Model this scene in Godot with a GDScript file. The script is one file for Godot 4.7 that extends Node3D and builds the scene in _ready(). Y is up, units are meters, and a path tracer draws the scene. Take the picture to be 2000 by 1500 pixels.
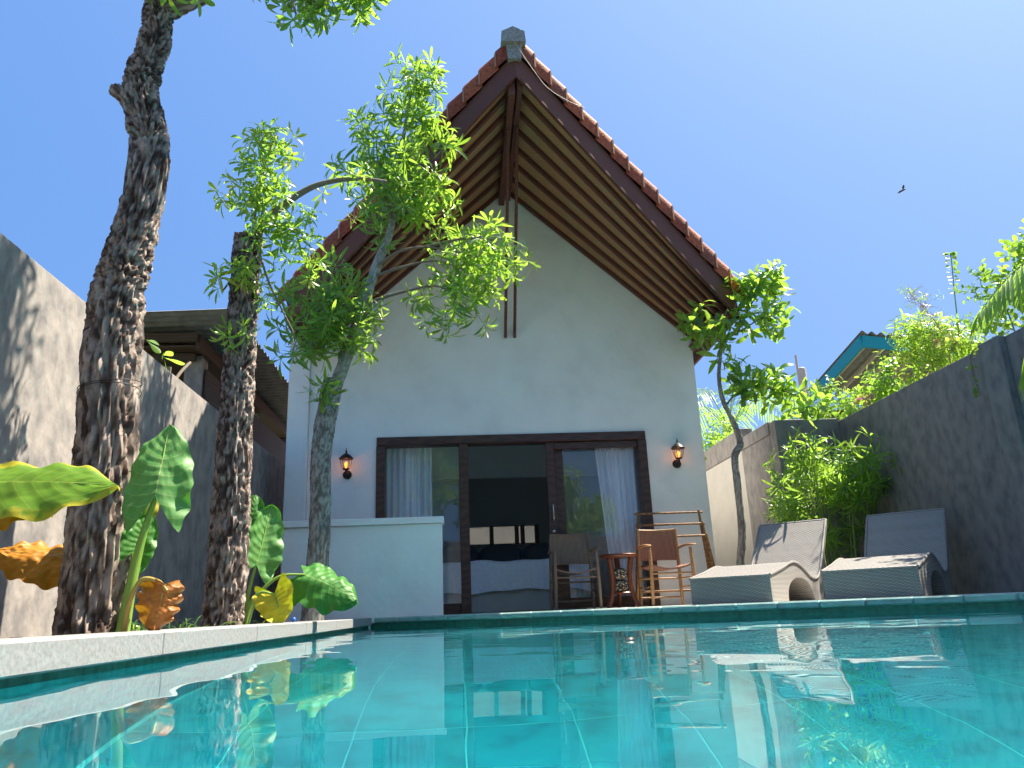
extends Node3D

# ---------------------------------------------------------------- mesh builder
class MB:
	var v := PackedVector3Array()
	var i := PackedInt32Array()
	var uv := PackedVector2Array()
	var c := PackedColorArray()
	var col := Color.WHITE
	func vert(p: Vector3, t := Vector2.ZERO) -> int:
		v.append(p); uv.append(t); c.append(col)
		return v.size() - 1
	func tri(a: int, b: int, d: int):            # given counter-clockwise from outside
		i.append(a); i.append(d); i.append(b)
	func face(pts: Array, centre: Vector3):      # flat convex face turned away from centre
		var m := Vector3.ZERO
		for p in pts: m += p
		m /= pts.size()
		var n: Vector3 = (pts[1] - pts[0]).cross(pts[2] - pts[0])
		var flip := n.dot(m - centre) < 0.0
		var at := v.size()
		for p in pts: vert(p)
		for k in range(1, pts.size() - 1):
			if flip: tri(at, at + k + 1, at + k)
			else: tri(at, at + k, at + k + 1)
	func quad(a: Vector3, b: Vector3, d: Vector3, e: Vector3):
		var at := v.size()
		vert(a, Vector2(0, 0)); vert(b, Vector2(1, 0)); vert(d, Vector2(1, 1)); vert(e, Vector2(0, 1))
		tri(at, at + 1, at + 2); tri(at, at + 2, at + 3)
	func hexa(p: Array):                         # eight corners, index bits x y z
		var m := Vector3.ZERO
		for q in p: m += q
		m /= 8.0
		for f in [[0, 2, 6, 4], [1, 5, 7, 3], [0, 4, 5, 1], [2, 3, 7, 6], [0, 1, 3, 2], [4, 6, 7, 5]]:
			face([p[f[0]], p[f[1]], p[f[2]], p[f[3]]], m)
	func box(lo: Vector3, hi: Vector3, b := 0.004):
		cbox(Transform3D(Basis.IDENTITY, (lo + hi) / 2.0), hi - lo, b)
	func cbox(t: Transform3D, size: Vector3, b := 0.004):   # chamfered box
		var h := size / 2.0
		b = minf(b, minf(h.x, minf(h.y, h.z)) * 0.6)
		var o := t.origin
		var axes := [Vector3.RIGHT, Vector3.UP, Vector3.BACK]
		for a in 3:
			var e1 := (a + 1) % 3
			var e2 := (a + 2) % 3
			for s in [-1.0, 1.0]:
				var pts := []
				for q in [[-1, -1], [1, -1], [1, 1], [-1, 1]]:
					var p := Vector3.ZERO
					p[a] = s * h[a]; p[e1] = q[0] * (h[e1] - b); p[e2] = q[1] * (h[e2] - b)
					pts.append(t * p)
				face(pts, o)
			for s in [-1.0, 1.0]:
				for r in [-1.0, 1.0]:
					var pts := []
					for q in [[0, -1], [0, 1], [1, 1], [1, -1]]:
						var p := Vector3.ZERO
						p[e1] = s * (h[e1] - (b if q[0] else 0.0)); p[e2] = r * (h[e2] - (0.0 if q[0] else b)); p[a] = q[1] * (h[a] - b)
						pts.append(t * p)
					face(pts, o)
		for x in [-1.0, 1.0]:
			for y in [-1.0, 1.0]:
				for z in [-1.0, 1.0]:
					face([t * Vector3(x * h.x, y * (h.y - b), z * (h.z - b)), t * Vector3(x * (h.x - b), y * h.y, z * (h.z - b)), t * Vector3(x * (h.x - b), y * (h.y - b), z * h.z)], o)
	func bar(a: Vector3, b: Vector3, w: float, h: float, up := Vector3.UP, bev := 0.003):   # squared bar from a to b
		var d := (b - a).normalized()
		var s := d.cross(up).normalized()
		var n := s.cross(d)
		cbox(Transform3D(Basis(s, n, -d), (a + b) / 2.0), Vector3(w, h, a.distance_to(b)), bev)
	func extrude(poly: PackedVector2Array, f: Callable, d0: float, d1: float):
		var t := Geometry2D.triangulate_polygon(poly)
		var m := Vector2.ZERO
		for p in poly: m += p
		var c3: Vector3 = f.call(m / poly.size(), (d0 + d1) / 2.0)
		for d in [d0, d1]:
			var out: Vector3 = f.call(m / poly.size(), d) - c3
			for k in range(0, t.size(), 3):
				var pts := [f.call(poly[t[k]], d), f.call(poly[t[k + 1]], d), f.call(poly[t[k + 2]], d)]
				face(pts, (pts[0] + pts[1] + pts[2]) / 3.0 - out)
		var cw := Geometry2D.is_polygon_clockwise(poly)
		for k in poly.size():
			var a: Vector2 = poly[k]
			var b: Vector2 = poly[(k + 1) % poly.size()]
			var n2 := Vector2(b.y - a.y, a.x - b.x) * (-1.0 if cw else 1.0)
			var pts := [f.call(a, d0), f.call(b, d0), f.call(b, d1), f.call(a, d1)]
			face(pts, f.call((a + b) / 2.0 - n2.normalized() * 0.01, (d0 + d1) / 2.0))
	func grid(nu: int, nv: int, f: Callable, flip := false):
		var at := v.size()
		for y in nv + 1:
			for x in nu + 1:
				vert(f.call(float(x) / nu, float(y) / nv), Vector2(float(x) / nu, float(y) / nv))
		for y in nv:
			for x in nu:
				var q := at + y * (nu + 1) + x
				if flip:
					tri(q, q + nu + 1, q + 1); tri(q + 1, q + nu + 1, q + nu + 2)
				else:
					tri(q, q + 1, q + nu + 1); tri(q + 1, q + nu + 2, q + nu + 1)
	func tube(pts: Array, radii: Array, sides := 8, cap := true):
		var up := Vector3(0.31, 0.2, 0.93)
		var at := v.size()
		for k in pts.size():
			var d: Vector3 = (pts[mini(k + 1, pts.size() - 1)] - pts[maxi(k - 1, 0)]).normalized()
			var s := d.cross(up).normalized()
			up = s.cross(d).normalized()
			for q in sides + 1:
				var a := TAU * q / sides
				vert(pts[k] + (s * cos(a) + up * sin(a)) * radii[k], Vector2(float(q) / sides, float(k) / pts.size()))
		for k in pts.size() - 1:
			for q in sides:
				var o := at + k * (sides + 1) + q
				tri(o, o + sides + 1, o + 1); tri(o + 1, o + sides + 1, o + sides + 2)
		if cap:
			for e in [0, pts.size() - 1]:
				var ring := []
				for q in sides: ring.append(v[at + e * (sides + 1) + q])
				face(ring, pts[1] if e == 0 else pts[pts.size() - 2])
	func lathe(prof: Array, sides: int, t := Transform3D.IDENTITY):
		var at := v.size()
		for p in prof:
			for q in sides + 1:
				var a := TAU * q / sides
				vert(t * Vector3(cos(a) * p.x, p.y, sin(a) * p.x), Vector2(float(q) / sides, p.y))
		for k in prof.size() - 1:
			for q in sides:
				var o := at + k * (sides + 1) + q
				tri(o, o + sides + 1, o + 1); tri(o + 1, o + sides + 1, o + sides + 2)
	func mesh() -> ArrayMesh:
		var n := PackedVector3Array()
		n.resize(v.size())
		for k in range(0, i.size(), 3):
			var a := v[i[k]]
			var f := (v[i[k + 2]] - a).cross(v[i[k + 1]] - a)
			n[i[k]] += f; n[i[k + 1]] += f; n[i[k + 2]] += f
		for k in n.size(): n[k] = n[k].normalized() if n[k].length_squared() > 0 else Vector3.UP
		var arr := []
		arr.resize(Mesh.ARRAY_MAX)
		arr[Mesh.ARRAY_VERTEX] = v; arr[Mesh.ARRAY_NORMAL] = n; arr[Mesh.ARRAY_TEX_UV] = uv; arr[Mesh.ARRAY_COLOR] = c; arr[Mesh.ARRAY_INDEX] = i
		var m := ArrayMesh.new()
		m.add_surface_from_arrays(Mesh.PRIMITIVE_TRIANGLES, arr)
		return m

# ---------------------------------------------------------------- scene helpers
var M := {}
var rng := RandomNumberGenerator.new()
var counts := {}

func numbered(called: String, parent: Node) -> String:
	var key := str(parent.get_instance_id()) + called
	counts[key] = counts.get(key, -1) + 1
	return called if counts[key] == 0 else "%s_%03d" % [called, counts[key]]

func thing(called: String, label: String, category: String, at := Vector3.ZERO, turn := 0.0, group := "") -> Node3D:
	var o := Node3D.new()
	o.name = numbered(called, self)
	add_child(o)
	o.position = at
	o.rotation.y = deg_to_rad(turn)
	tag(o, label, category, group)
	return o

func tag(o: Node, label: String, category: String, group := ""):
	o.set_meta("label", label); o.set_meta("category", category)
	if group: o.set_meta("group", group)

func part(called: String, mb, m: Material, parent: Node = self, t := Transform3D.IDENTITY) -> MeshInstance3D:
	var o := MeshInstance3D.new()
	o.name = numbered(called, parent)
	o.mesh = mb.mesh() if mb is MB else mb
	o.material_override = m
	parent.add_child(o)
	o.transform = t
	return o

func struct(called: String, mb, m: Material) -> MeshInstance3D:
	var o := part(called, mb, m)
	o.set_meta("kind", "structure")
	return o

func copy(o: Node3D, at: Vector3, turn: float, label: String) -> Node3D:
	var called := str(o.name)
	var c := o.duplicate()
	c.name = numbered(called, self)
	add_child(c)
	c.position = at; c.rotation.y = deg_to_rad(turn)
	c.set_meta("label", label)
	return c

func lin(r: float, g: float, b: float) -> Color:
	return Color(r, g, b).linear_to_srgb()

func noise_tex(sd: int, freq: float, lo: Color, hi: Color, mid = null, kind := FastNoiseLite.TYPE_SIMPLEX_SMOOTH, size := 512, oct := 5) -> NoiseTexture2D:
	var n := FastNoiseLite.new()
	n.seed = sd; n.frequency = freq; n.noise_type = kind; n.fractal_octaves = oct
	var t := NoiseTexture2D.new()
	t.width = size; t.height = size; t.seamless = true; t.noise = n
	var g := Gradient.new()
	g.set_color(0, lo); g.set_color(1, hi)
	if mid != null: g.add_point(0.5, mid)
	t.color_ramp = g
	return t

func bump_tex(sd: int, freq: float, kind := FastNoiseLite.TYPE_SIMPLEX_SMOOTH, size := 512) -> NoiseTexture2D:
	return noise_tex(sd, freq, Color.BLACK, Color.WHITE, null, kind, size)

func mat(r: float, g: float, b: float, rough := 0.8) -> StandardMaterial3D:
	var m := StandardMaterial3D.new()
	m.albedo_color = lin(r, g, b)
	m.roughness = rough
	return m

func textured(r: float, g: float, b: float, rough: float, tex: Texture2D, scale: Vector3, bump: Texture2D = null, depth := 0.3, world := true) -> StandardMaterial3D:
	var m := mat(r, g, b, rough)
	m.albedo_texture = tex
	m.uv1_triplanar = true; m.uv1_world_triplanar = world
	m.uv1_scale = scale
	if bump:
		m.heightmap_enabled = true; m.heightmap_texture = bump; m.heightmap_scale = depth
	return m

func leaf_mat(r: float, g: float, b: float, rough := 0.34, back := 0.85) -> StandardMaterial3D:
	var m := mat(r, g, b, rough)
	m.backlight_enabled = true
	m.backlight = Color(back * 0.80, back, back * 0.35)
	m.cull_mode = BaseMaterial3D.CULL_DISABLED
	return m

func grey(x: float) -> Color:
	return Color(x, x, x)

func curve(pts: Array, n: int) -> Array:          # Catmull-Rom through pts
	var out := []
	for k in n + 1:
		var t := float(k) / n * (pts.size() - 1)
		var j := mini(int(t), pts.size() - 2)
		var f := t - j
		var a = pts[maxi(j - 1, 0)]
		var b = pts[j]
		var c = pts[j + 1]
		var d = pts[mini(j + 2, pts.size() - 1)]
		out.append(0.5 * ((2.0 * b) + (c - a) * f + (2.0 * a - 5.0 * b + 4.0 * c - d) * f * f + (3.0 * b - a - 3.0 * c + d) * f * f * f))
	return out

func image_tex(w: int, h: int, f: Callable) -> ImageTexture:
	var im := Image.create(w, h, false, Image.FORMAT_RGB8)
	for y in h:
		for x in w: im.set_pixel(x, y, f.call(x, y))
	return ImageTexture.create_from_image(im)

# ---------------------------------------------------------------- build
func _ready():
	var cam := Camera3D.new()
	cam.name = "camera"
	cam.fov = 52.98; cam.near = 0.02; cam.far = 900.0
	add_child(cam)
	cam.basis = Basis(Vector3.UP, deg_to_rad(-4.14)) * Basis(Vector3.RIGHT, deg_to_rad(16.33)) * Basis(Vector3.BACK, deg_to_rad(-2.35))
	cam.position = Vector3(0, 0.02, 0)
	var we := WorldEnvironment.new()
	we.name = "world"
	var env := Environment.new()
	env.background_mode = Environment.BG_SKY
	env.tonemap_mode = Environment.TONE_MAPPER_LINEAR
	env.tonemap_exposure = 3.0
	env.sdfgi_enabled = true; env.ssao_enabled = true; env.ssil_enabled = true
	var sky := Sky.new()
	var to_sun := Vector3(0.57, 1.0, -0.18).normalized()
	var im := Image.create(512, 256, false, Image.FORMAT_RGBF)
	for y in 256:
		for x in 512:
			var az := TAU * (x + 0.5) / 512.0
			var po := PI * (y + 0.5) / 256.0
			var d := Vector3(sin(az) * sin(po), cos(po), -cos(az) * sin(po))
			var c := Vector3(0.10, 0.095, 0.08)
			if d.y > -0.02:
				var haze := pow(1.0 - clampf(d.y, 0.0, 1.0), 3.2)
				var round_sun := 0.44 * exp(-rad_to_deg(d.angle_to(to_sun)) / 24.0)
				c = Vector3(0.036, 0.105, 0.272).lerp(Vector3(0.092, 0.18, 0.33), haze) + Vector3(1.0, 1.04, 0.98) * round_sun
			im.set_pixel(x, y, Color(c.x, c.y, c.z))
	var sm := PanoramaSkyMaterial.new()
	sm.panorama = ImageTexture.create_from_image(im)
	sky.sky_material = sm
	env.sky = sky
	we.environment = env
	add_child(we)
	var sun := DirectionalLight3D.new()
	sun.name = "sun"
	sun.light_energy = 1.6; sun.light_angular_distance = 0.5; sun.light_color = Color(1.0, 0.955, 0.88); sun.shadow_enabled = true
	add_child(sun)
	sun.look_at_from_position(to_sun * 20.0, Vector3.ZERO)
	rng.seed = 2024
	make_materials()
	make_setting()
	make_villa()
	make_trees()
	make_furniture()

# ---------------------------------------------------------------- materials
func make_materials():
	var fine := bump_tex(3, 0.05)
	var coarse := noise_tex(11, 0.008, grey(0.945), grey(1.0), grey(0.985))
	M.plaster = textured(0.88, 0.86, 0.83, 0.85, coarse, Vector3(0.35, 0.35, 0.35), fine, 0.25)
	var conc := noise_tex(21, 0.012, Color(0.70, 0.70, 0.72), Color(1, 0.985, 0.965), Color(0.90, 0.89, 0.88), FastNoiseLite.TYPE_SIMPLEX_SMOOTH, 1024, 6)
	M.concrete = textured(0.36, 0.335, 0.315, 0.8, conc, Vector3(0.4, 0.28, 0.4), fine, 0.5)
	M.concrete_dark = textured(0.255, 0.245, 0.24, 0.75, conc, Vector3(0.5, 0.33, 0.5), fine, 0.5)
	var d := noise_tex(22, 0.03, Color(0.45, 0.45, 0.45, 0.0), Color(0.33, 0.32, 0.31, 0.75), Color(0.5, 0.5, 0.5, 0.0), FastNoiseLite.TYPE_SIMPLEX_SMOOTH, 512, 4)
	for k in ["concrete", "concrete_dark"]:
		M[k].detail_enabled = true; M[k].detail_albedo = d; M[k].detail_blend_mode = BaseMaterial3D.BLEND_MODE_MIX
		M[k].detail_uv_layer = BaseMaterial3D.DETAIL_UV_2; M[k].uv2_triplanar = true; M[k].uv2_world_triplanar = true; M[k].uv2_scale = Vector3(0.38, 0.22, 0.38)
	var speck := noise_tex(31, 0.09, grey(0.82), grey(1.0), grey(0.95))
	M.coping = textured(0.29, 0.292, 0.29, 0.7, speck, Vector3(1.2, 1.2, 1.2), fine, 0.15)
	for k in 3:
		M["edge_%d" % k] = textured([0.34, 0.29, 0.38][k], [0.49, 0.44, 0.52][k], [0.46, 0.43, 0.48][k], 0.5, noise_tex(40 + k, 0.02, Color(0.7, 0.8, 0.75), Color(1, 1, 1), Color(0.93, 0.95, 0.94)), Vector3(0.9, 0.9, 0.9), fine, 0.1)
		M["pool_%d" % k] = textured([0.003, 0.004, 0.003][k], [0.36, 0.40, 0.33][k], [0.43, 0.46, 0.41][k], 0.6, noise_tex(50 + k, 0.015, Color(0.55, 0.68, 0.72), Color(1, 1, 1), Color(0.90, 0.94, 0.95)), Vector3(0.7, 0.7, 0.7))
	M.pool_band = textured(0.05, 0.19, 0.145, 0.55, noise_tex(54, 0.03, Color(0.5, 0.6, 0.5), Color(1, 1, 1), Color(0.8, 0.85, 0.8)), Vector3(1.3, 1.3, 1.3))
	M.grout = mat(0.12, 0.58, 0.60, 0.8)
	M.deck = textured(0.72, 0.67, 0.60, 0.75, speck, Vector3(0.8, 0.8, 0.8), fine, 0.2)
	M.soil = textured(0.07, 0.05, 0.035, 0.95, noise_tex(60, 0.04, grey(0.5), grey(1.0)), Vector3(1, 1, 1), fine, 2.0)
	M.ground = textured(0.26, 0.24, 0.19, 0.95, noise_tex(61, 0.01, Color(0.5, 0.55, 0.4), grey(1.0)), Vector3(0.1, 0.1, 0.1))
	var grain := image_tex(256, 256, func(x, y):
		var n: float = 0.5 + 0.5 * sin(y * 0.55 + 2.2 * sin(x * 0.0245 + 1.7 * sin(y * 0.09))) 
		var q: float = 0.72 + 0.2 * n + 0.08 * sin(y * 2.4)
		return Color(q, q, q))
	M.wood = textured(0.19, 0.066, 0.044, 0.7, grain, Vector3(1.1, 3.0, 1.1), null, 0.0, false)
	M.door_wood = textured(0.10, 0.038, 0.022, 0.42, grain, Vector3(2.2, 0.5, 2.2), null, 0.0, false)
	M.red_wood = textured(0.22, 0.062, 0.022, 0.35, grain, Vector3(2.0, 2.0, 2.0), null, 0.0, false)
	M.pale_wood = textured(0.46, 0.255, 0.11, 0.5, grain, Vector3(2.5, 2.5, 2.5), null, 0.0, false)
	M.ply = textured(0.12, 0.075, 0.045, 0.8, grain, Vector3(0.7, 1.2, 0.7))
	M.bamboo = textured(0.33, 0.19, 0.07, 0.4, noise_tex(70, 0.02, Color(0.35, 0.22, 0.12), grey(1.0), Color(0.9, 0.85, 0.8)), Vector3(2, 2, 2), null, 0.0, false)
	var mrng := RandomNumberGenerator.new()
	mrng.seed = 5
	var matt := image_tex(256, 256, func(x, y):
		var cell: int = (int(x / 8.0) + int(y / 8.0)) % 2
		var q: float = 0.5 + 0.35 * mrng.randf() + 0.12 * cell
		return Color(q, q * 0.93, q * 0.8))
	M.mat = textured(0.78, 0.54, 0.35, 0.8, matt, Vector3(1.4, 1.4, 1.4), matt, 0.6, false)
	for k in 4:
		M["tile_%d" % k] = textured([0.44, 0.38, 0.50, 0.32][k], [0.095, 0.076, 0.12, 0.09][k], [0.036, 0.032, 0.045, 0.05][k], 0.75, noise_tex(80 + k, 0.025, Color(0.5, 0.48, 0.45), Color(1, 1, 1), Color(0.85, 0.85, 0.85)), Vector3(1.5, 1.5, 1.5), fine, 0.5)
	M.tile_lip = mat(0.38, 0.19, 0.11, 0.8)
	M.mortar = textured(0.34, 0.36, 0.36, 0.9, conc, Vector3(1.5, 1.5, 1.5), fine, 0.8)
	M.glass = StandardMaterial3D.new()
	M.glass.transparency = BaseMaterial3D.TRANSPARENCY_ALPHA
	M.glass.albedo_color = Color(0.9, 0.95, 0.95, 0.04)
	M.glass.roughness = 0.0
	M.water = StandardMaterial3D.new()
	M.water.refraction_enabled = true; M.water.refraction_scale = 0.033
	M.water.albedo_color = Color(0.62, 0.985, 1.0, 0.0)
	M.water.roughness = 0.0
	M.black_metal = mat(0.025, 0.02, 0.018, 0.45)
	M.black_metal.metallic = 0.4
	M.steel = mat(0.6, 0.6, 0.6, 0.3)
	M.steel.metallic = 0.9
	var weave := image_tex(256, 256, func(x, y):
		var row := int(y / 8.0)
		var yy: float = absf(fmod(y, 8.0) - 3.5) / 4.0
		var xx: float = absf(fmod(x + (row % 2) * 16.0, 32.0) - 16.0) / 16.0
		var q: float = (0.78 + 0.22 * xx) * (1.0 - 0.7 * pow(yy, 3.0))
		return Color(q, q, q))
	M.rattan = textured(0.50, 0.475, 0.45, 0.55, weave, Vector3(3.2, 3.2, 3.2), weave, 1.4, false)
	var rope := image_tex(128, 128, func(x, y):
		var k := int(y / 8.0) % 2
		var q: float = 0.62 + 0.38 * sin(PI * fmod(x, 8.0) / 8.0) - 0.16 * float((int(x / 8.0) + k) % 2)
		return Color(q, q, q))
	M.rope = textured(0.44, 0.225, 0.15, 0.8, rope, Vector3(4.5, 4.5, 4.5), rope, 0.8, false)
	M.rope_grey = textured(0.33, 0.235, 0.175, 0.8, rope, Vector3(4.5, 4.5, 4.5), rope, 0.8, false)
	M.linen = textured(0.80, 0.82, 0.88, 0.9, noise_tex(90, 0.03, grey(0.92), grey(1.0)), Vector3(1, 1, 1), fine, 0.3, false)
	M.curtain = mat(0.74, 0.77, 0.84, 0.9)
	M.curtain.backlight_enabled = true
	M.curtain.backlight = Color(0.6, 0.6, 0.6)
	M.room = mat(0.72, 0.73, 0.74, 0.85)
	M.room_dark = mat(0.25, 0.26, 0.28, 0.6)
	M.cushion = mat(0.10, 0.115, 0.14, 0.9)
	M.white_paint = textured(0.45, 0.435, 0.40, 0.8, coarse, Vector3(0.6, 0.6, 0.6), fine, 0.2)
	M.iron_roof = textured(0.34, 0.36, 0.35, 0.6, noise_tex(95, 0.02, grey(0.7), grey(1.0)), Vector3(0.5, 0.5, 0.5))
	M.iron_roof.metallic = 0.2
	M.teal = mat(0.0, 0.27, 0.33, 0.5)
	M.blue = mat(0.01, 0.10, 0.45, 0.4)
	M.leaf_deep = leaf_mat(0.028, 0.072, 0.020)
	M.leaf_mid = leaf_mat(0.050, 0.125, 0.022)
	M.leaf_lime = leaf_mat(0.098, 0.195, 0.016)
	M.leaf_yellow = leaf_mat(0.34, 0.28, 0.025)
	M.leaf_gold = leaf_mat(0.25, 0.245, 0.022)
	M.leaf_cool = leaf_mat(0.032, 0.095, 0.036)
	M.petal = leaf_mat(0.55, 0.05, 0.30)
	M.twig = mat(0.20, 0.16, 0.12, 0.85)
	M.twig_pink = mat(0.42, 0.27, 0.24, 0.85)
	M.bark = mat(1, 1, 1, 0.92)
	M.bark.vertex_color_use_as_albedo = true
	M.stalk = leaf_mat(0.20, 0.34, 0.05, 0.4, 0.3)
	M.stalk_dry = leaf_mat(0.36, 0.26, 0.06, 0.5, 0.3)
	M.taro_green = taro_mat(Color(0.06, 0.24, 0.03), Color(0.30, 0.46, 0.14))
	M.taro_lime = taro_mat(Color(0.13, 0.26, 0.010), Color(0.28, 0.38, 0.04), 0.8)
	M.taro_pale = taro_mat(Color(0.13, 0.33, 0.08), Color(0.50, 0.62, 0.22))
	M.taro_yellow = taro_mat(Color(0.62, 0.50, 0.03), Color(0.45, 0.56, 0.04))
	M.taro_dry = taro_mat(Color(0.58, 0.235, 0.018), Color(0.60, 0.34, 0.06))
	M.taro_brown = taro_mat(Color(0.42, 0.14, 0.022), Color(0.50, 0.24, 0.06))

func taro_mat(blade: Color, vein: Color, margin := 0.0) -> StandardMaterial3D:
	var n := FastNoiseLite.new()
	n.seed = int(blade.r * 1000.0); n.frequency = 0.03
	var m := leaf_mat(1, 1, 1, 0.5, 0.8)
	m.albedo_texture = image_tex(128, 256, func(x, y):
		var u: float = x / 128.0 - 0.5
		var v: float = y / 256.0
		var side: float = fmod(v * 9.0 - absf(u) * 5.5 + 9.0, 1.0)
		var w: float = clampf(1.0 - absf(u) / 0.014, 0.0, 1.0)
		w = maxf(w, clampf(1.0 - absf(side - 0.5) / (0.055 * (1.0 - absf(u) * 1.4)), 0.0, 1.0) * 0.85)
		var p: Color = blade.lerp(vein, w)
		p = p.lerp(Color(0.52, 0.42, 0.02), margin * smoothstep(0.36, 0.49, absf(u) + 0.10 * n.get_noise_2d(x * 2.0, y * 2.0) + 0.06 * smoothstep(0.8, 1.0, v)))
		var q: float = 0.92 + 0.16 * n.get_noise_2d(x, y)
		return Color(p.r * q, p.g * q, p.b * q).linear_to_srgb())
	return m

# ---------------------------------------------------------------- the setting
const RUN := Vector3(0.8138, 0.0, 0.5811)      # along the far pool edge, left to right
const CORNER := Vector3(-0.9, 0.0, -8.014)     # far left corner of the pool
const WATER := -0.09

func edge_z(x: float) -> float:
	return -7.371 + 0.714 * x

func flat(p: Vector2, y: float) -> Vector3:
	return Vector3(p.x, y, p.y)

func make_setting():
	# ground with the pool left out
	var g := MB.new()
	var far := 300.0
	for r in [[-far, -far, -1.25, far], [4.6, -far, far, far], [-1.25, 3.2, 4.6, far], [-1.25, -far, 4.6, -14.5]]:
		g.quad(Vector3(r[0], -0.06, r[1]), Vector3(r[0], -0.06, r[3]), Vector3(r[2], -0.06, r[3]), Vector3(r[2], -0.06, r[1]))
	struct("ground", g, M.ground)
	var bed := MB.new()
	bed.grid(24, 140, func(u, v):
		var x: float = lerpf(-2.41, -1.20, u)
		var z: float = lerpf(3.0, -9.6, v)
		return Vector3(x, -0.035 + 0.014 * sin(x * 13.0 + z * 7.0) + 0.010 * sin(z * 19.0 - x * 23.0), z), false)
	struct("planting_bed", bed, M.soil)
	var dk := MB.new()
	var pts := PackedVector2Array([Vector2(-0.88, -8.25), Vector2(4.62, edge_z(4.62) - 0.2), Vector2(4.62, -14.5), Vector2(-2.0, -14.5), Vector2(-2.0, -8.25)])
	dk.extrude(pts, flat, -0.12, -0.004)
	struct("terrace", dk, M.deck)
	# pool basin: floor, walls, tiles
	var fl := MB.new()
	fl.extrude(PackedVector2Array([Vector2(-1.0, 3.1), Vector2(4.7, 3.1), Vector2(4.7, edge_z(4.7) - 0.1), Vector2(-1.0, edge_z(-1.0) - 0.1)]), flat, -1.55, -1.40)
	var basin := struct("pool_basin", fl, M.grout)
	var wl := MB.new()
	wl.box(Vector3(-1.10, -1.4, -8.3), Vector3(-0.915, -0.10, 3.1), 0.0)
	part("side_wall", wl, M.pool_0, basin)
	var wr := MB.new()
	wr.box(Vector3(4.5, -1.4, -5.0), Vector3(4.68, -0.02, 3.1), 0.0)
	part("side_wall", wr, M.pool_1, basin)
	var wn := MB.new()
	wn.box(Vector3(-1.1, -1.4, 3.0), Vector3(4.68, -0.02, 3.2), 0.0)
	part("side_wall", wn, M.pool_2, basin)
	var back := Vector3(RUN.z, 0, -RUN.x)        # from the edge away from the water
	var c0 := CORNER + back * 0.02
	var wf := MB.new()
	var e := c0 + RUN * 6.8
	var hx := []
	for k in 8:
		var q: Vector3 = (e if k & 1 else c0 - RUN * 0.3) + (back * 0.25 if k & 4 else Vector3.ZERO)
		hx.append(Vector3(q.x, -0.0515 if k & 2 else -0.16, q.z))
	wf.hexa(hx)
	part("waterline_band", wf, M.pool_band, basin)
	var wu := MB.new()
	hx = []
	for k in 8:
		var q: Vector3 = (e if k & 1 else c0 - RUN * 0.3) + (back * 0.25 if k & 4 else back * 0.004)
		hx.append(Vector3(q.x, -0.16 if k & 2 else -1.4, q.z))
	wu.hexa(hx)
	part("end_wall", wu, M.pool_0, basin)
	var tm := MB.new()
	tm.cbox(Transform3D.IDENTITY, Vector3(0.2965, 0.016, 0.5965), 0.002)
	var tmesh := tm.mesh()
	var z := 0.4
	var rowk := 0
	while z > -8.2:
		var x := -0.9 + 0.15
		while x < 4.6:
			if z - 0.15 > edge_z(x):
				part("floor_tile", tmesh, M["pool_%d" % rng.randi_range(0, 2)], basin, Transform3D(Basis.IDENTITY, Vector3(x, -1.4065, z)))
			x += 0.3
		z -= 0.6
		rowk += 1
	# coping
	var cm := MB.new()
	cm.cbox(Transform3D.IDENTITY, Vector3(0.297, 0.05, 0.32), 0.010)
	var cmesh := cm.mesh()
	var base := MB.new()
	hx = []
	for k in 8:
		var q: Vector3 = (CORNER + RUN * 6.72 if k & 1 else CORNER + RUN * 0.02) + back * (0.315 if k & 4 else 0.03)
		hx.append(Vector3(q.x, -0.006 if k & 2 else -0.0515, q.z))
	base.hexa(hx)
	var rim := struct("pool_coping", base, M.grout)
	var turn := Basis(RUN, Vector3.UP, -back)
	for k in 22:
		part("coping_tile", cmesh, M["edge_%d" % rng.randi_range(0, 2)], rim, Transform3D(turn, CORNER + RUN * (0.17 + 0.3 * k) + back * 0.16 + Vector3(0, -0.0255 + rng.randf_range(-0.0008, 0.0008), 0)))
	var sb := MB.new()
	sb.box(Vector3(-1.24, -0.30, -8.0), Vector3(-0.93, -0.072, 3.0), 0.0)
	var stone := struct("stone_kerb", sb, M.pool_band)
	z = 3.0
	while z > -7.9:
		var sl := MB.new()
		sl.box(Vector3(-1.25, -0.071, maxf(z - 1.1, -8.0) + 0.0012), Vector3(-0.9, 0.0, z - 0.0012), 0.005)
		part("kerb_slab", sl, M.coping, stone)
		z -= 1.1
	# water
	var wa := MB.new()
	var wn1 := FastNoiseLite.new()
	wn1.seed = 4; wn1.frequency = 1.0; wn1.fractal_octaves = 2
	wa.grid(220, 360, func(u, v):
		var x: float = lerpf(-0.92, 4.52, u)
		var zf: float = edge_z(x) - 0.03
		var zz: float = lerpf(3.0, zf, v)
		return Vector3(x, WATER + 0.0010 * wn1.get_noise_2d(x * 0.9, zz * 1.6) + 0.00016 * wn1.get_noise_2d(x * 5.0 + 40.0, zz * 6.0), zz))
	struct("water", wa, M.water)
	make_walls()

func garden_wall(called, label, lo: Vector3, hi: Vector3, m, cap := 0.0) -> Node3D:
	var o := thing(called, label, "wall", Vector3((lo.x + hi.x) / 2, 0, (lo.z + hi.z) / 2))
	var s := MB.new()
	s.box(lo - o.position, hi - o.position - Vector3(0, cap, 0), 0.006)
	part("wall_body", s, m, o)
	if cap > 0:
		s = MB.new()
		s.box(lo - o.position + Vector3(-0.012, hi.y - cap - lo.y + 0.001, -0.012), hi - o.position + Vector3(0.012, 0, 0.012), 0.006)
		part("wall_cap", s, m, o)
	return o

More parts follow.
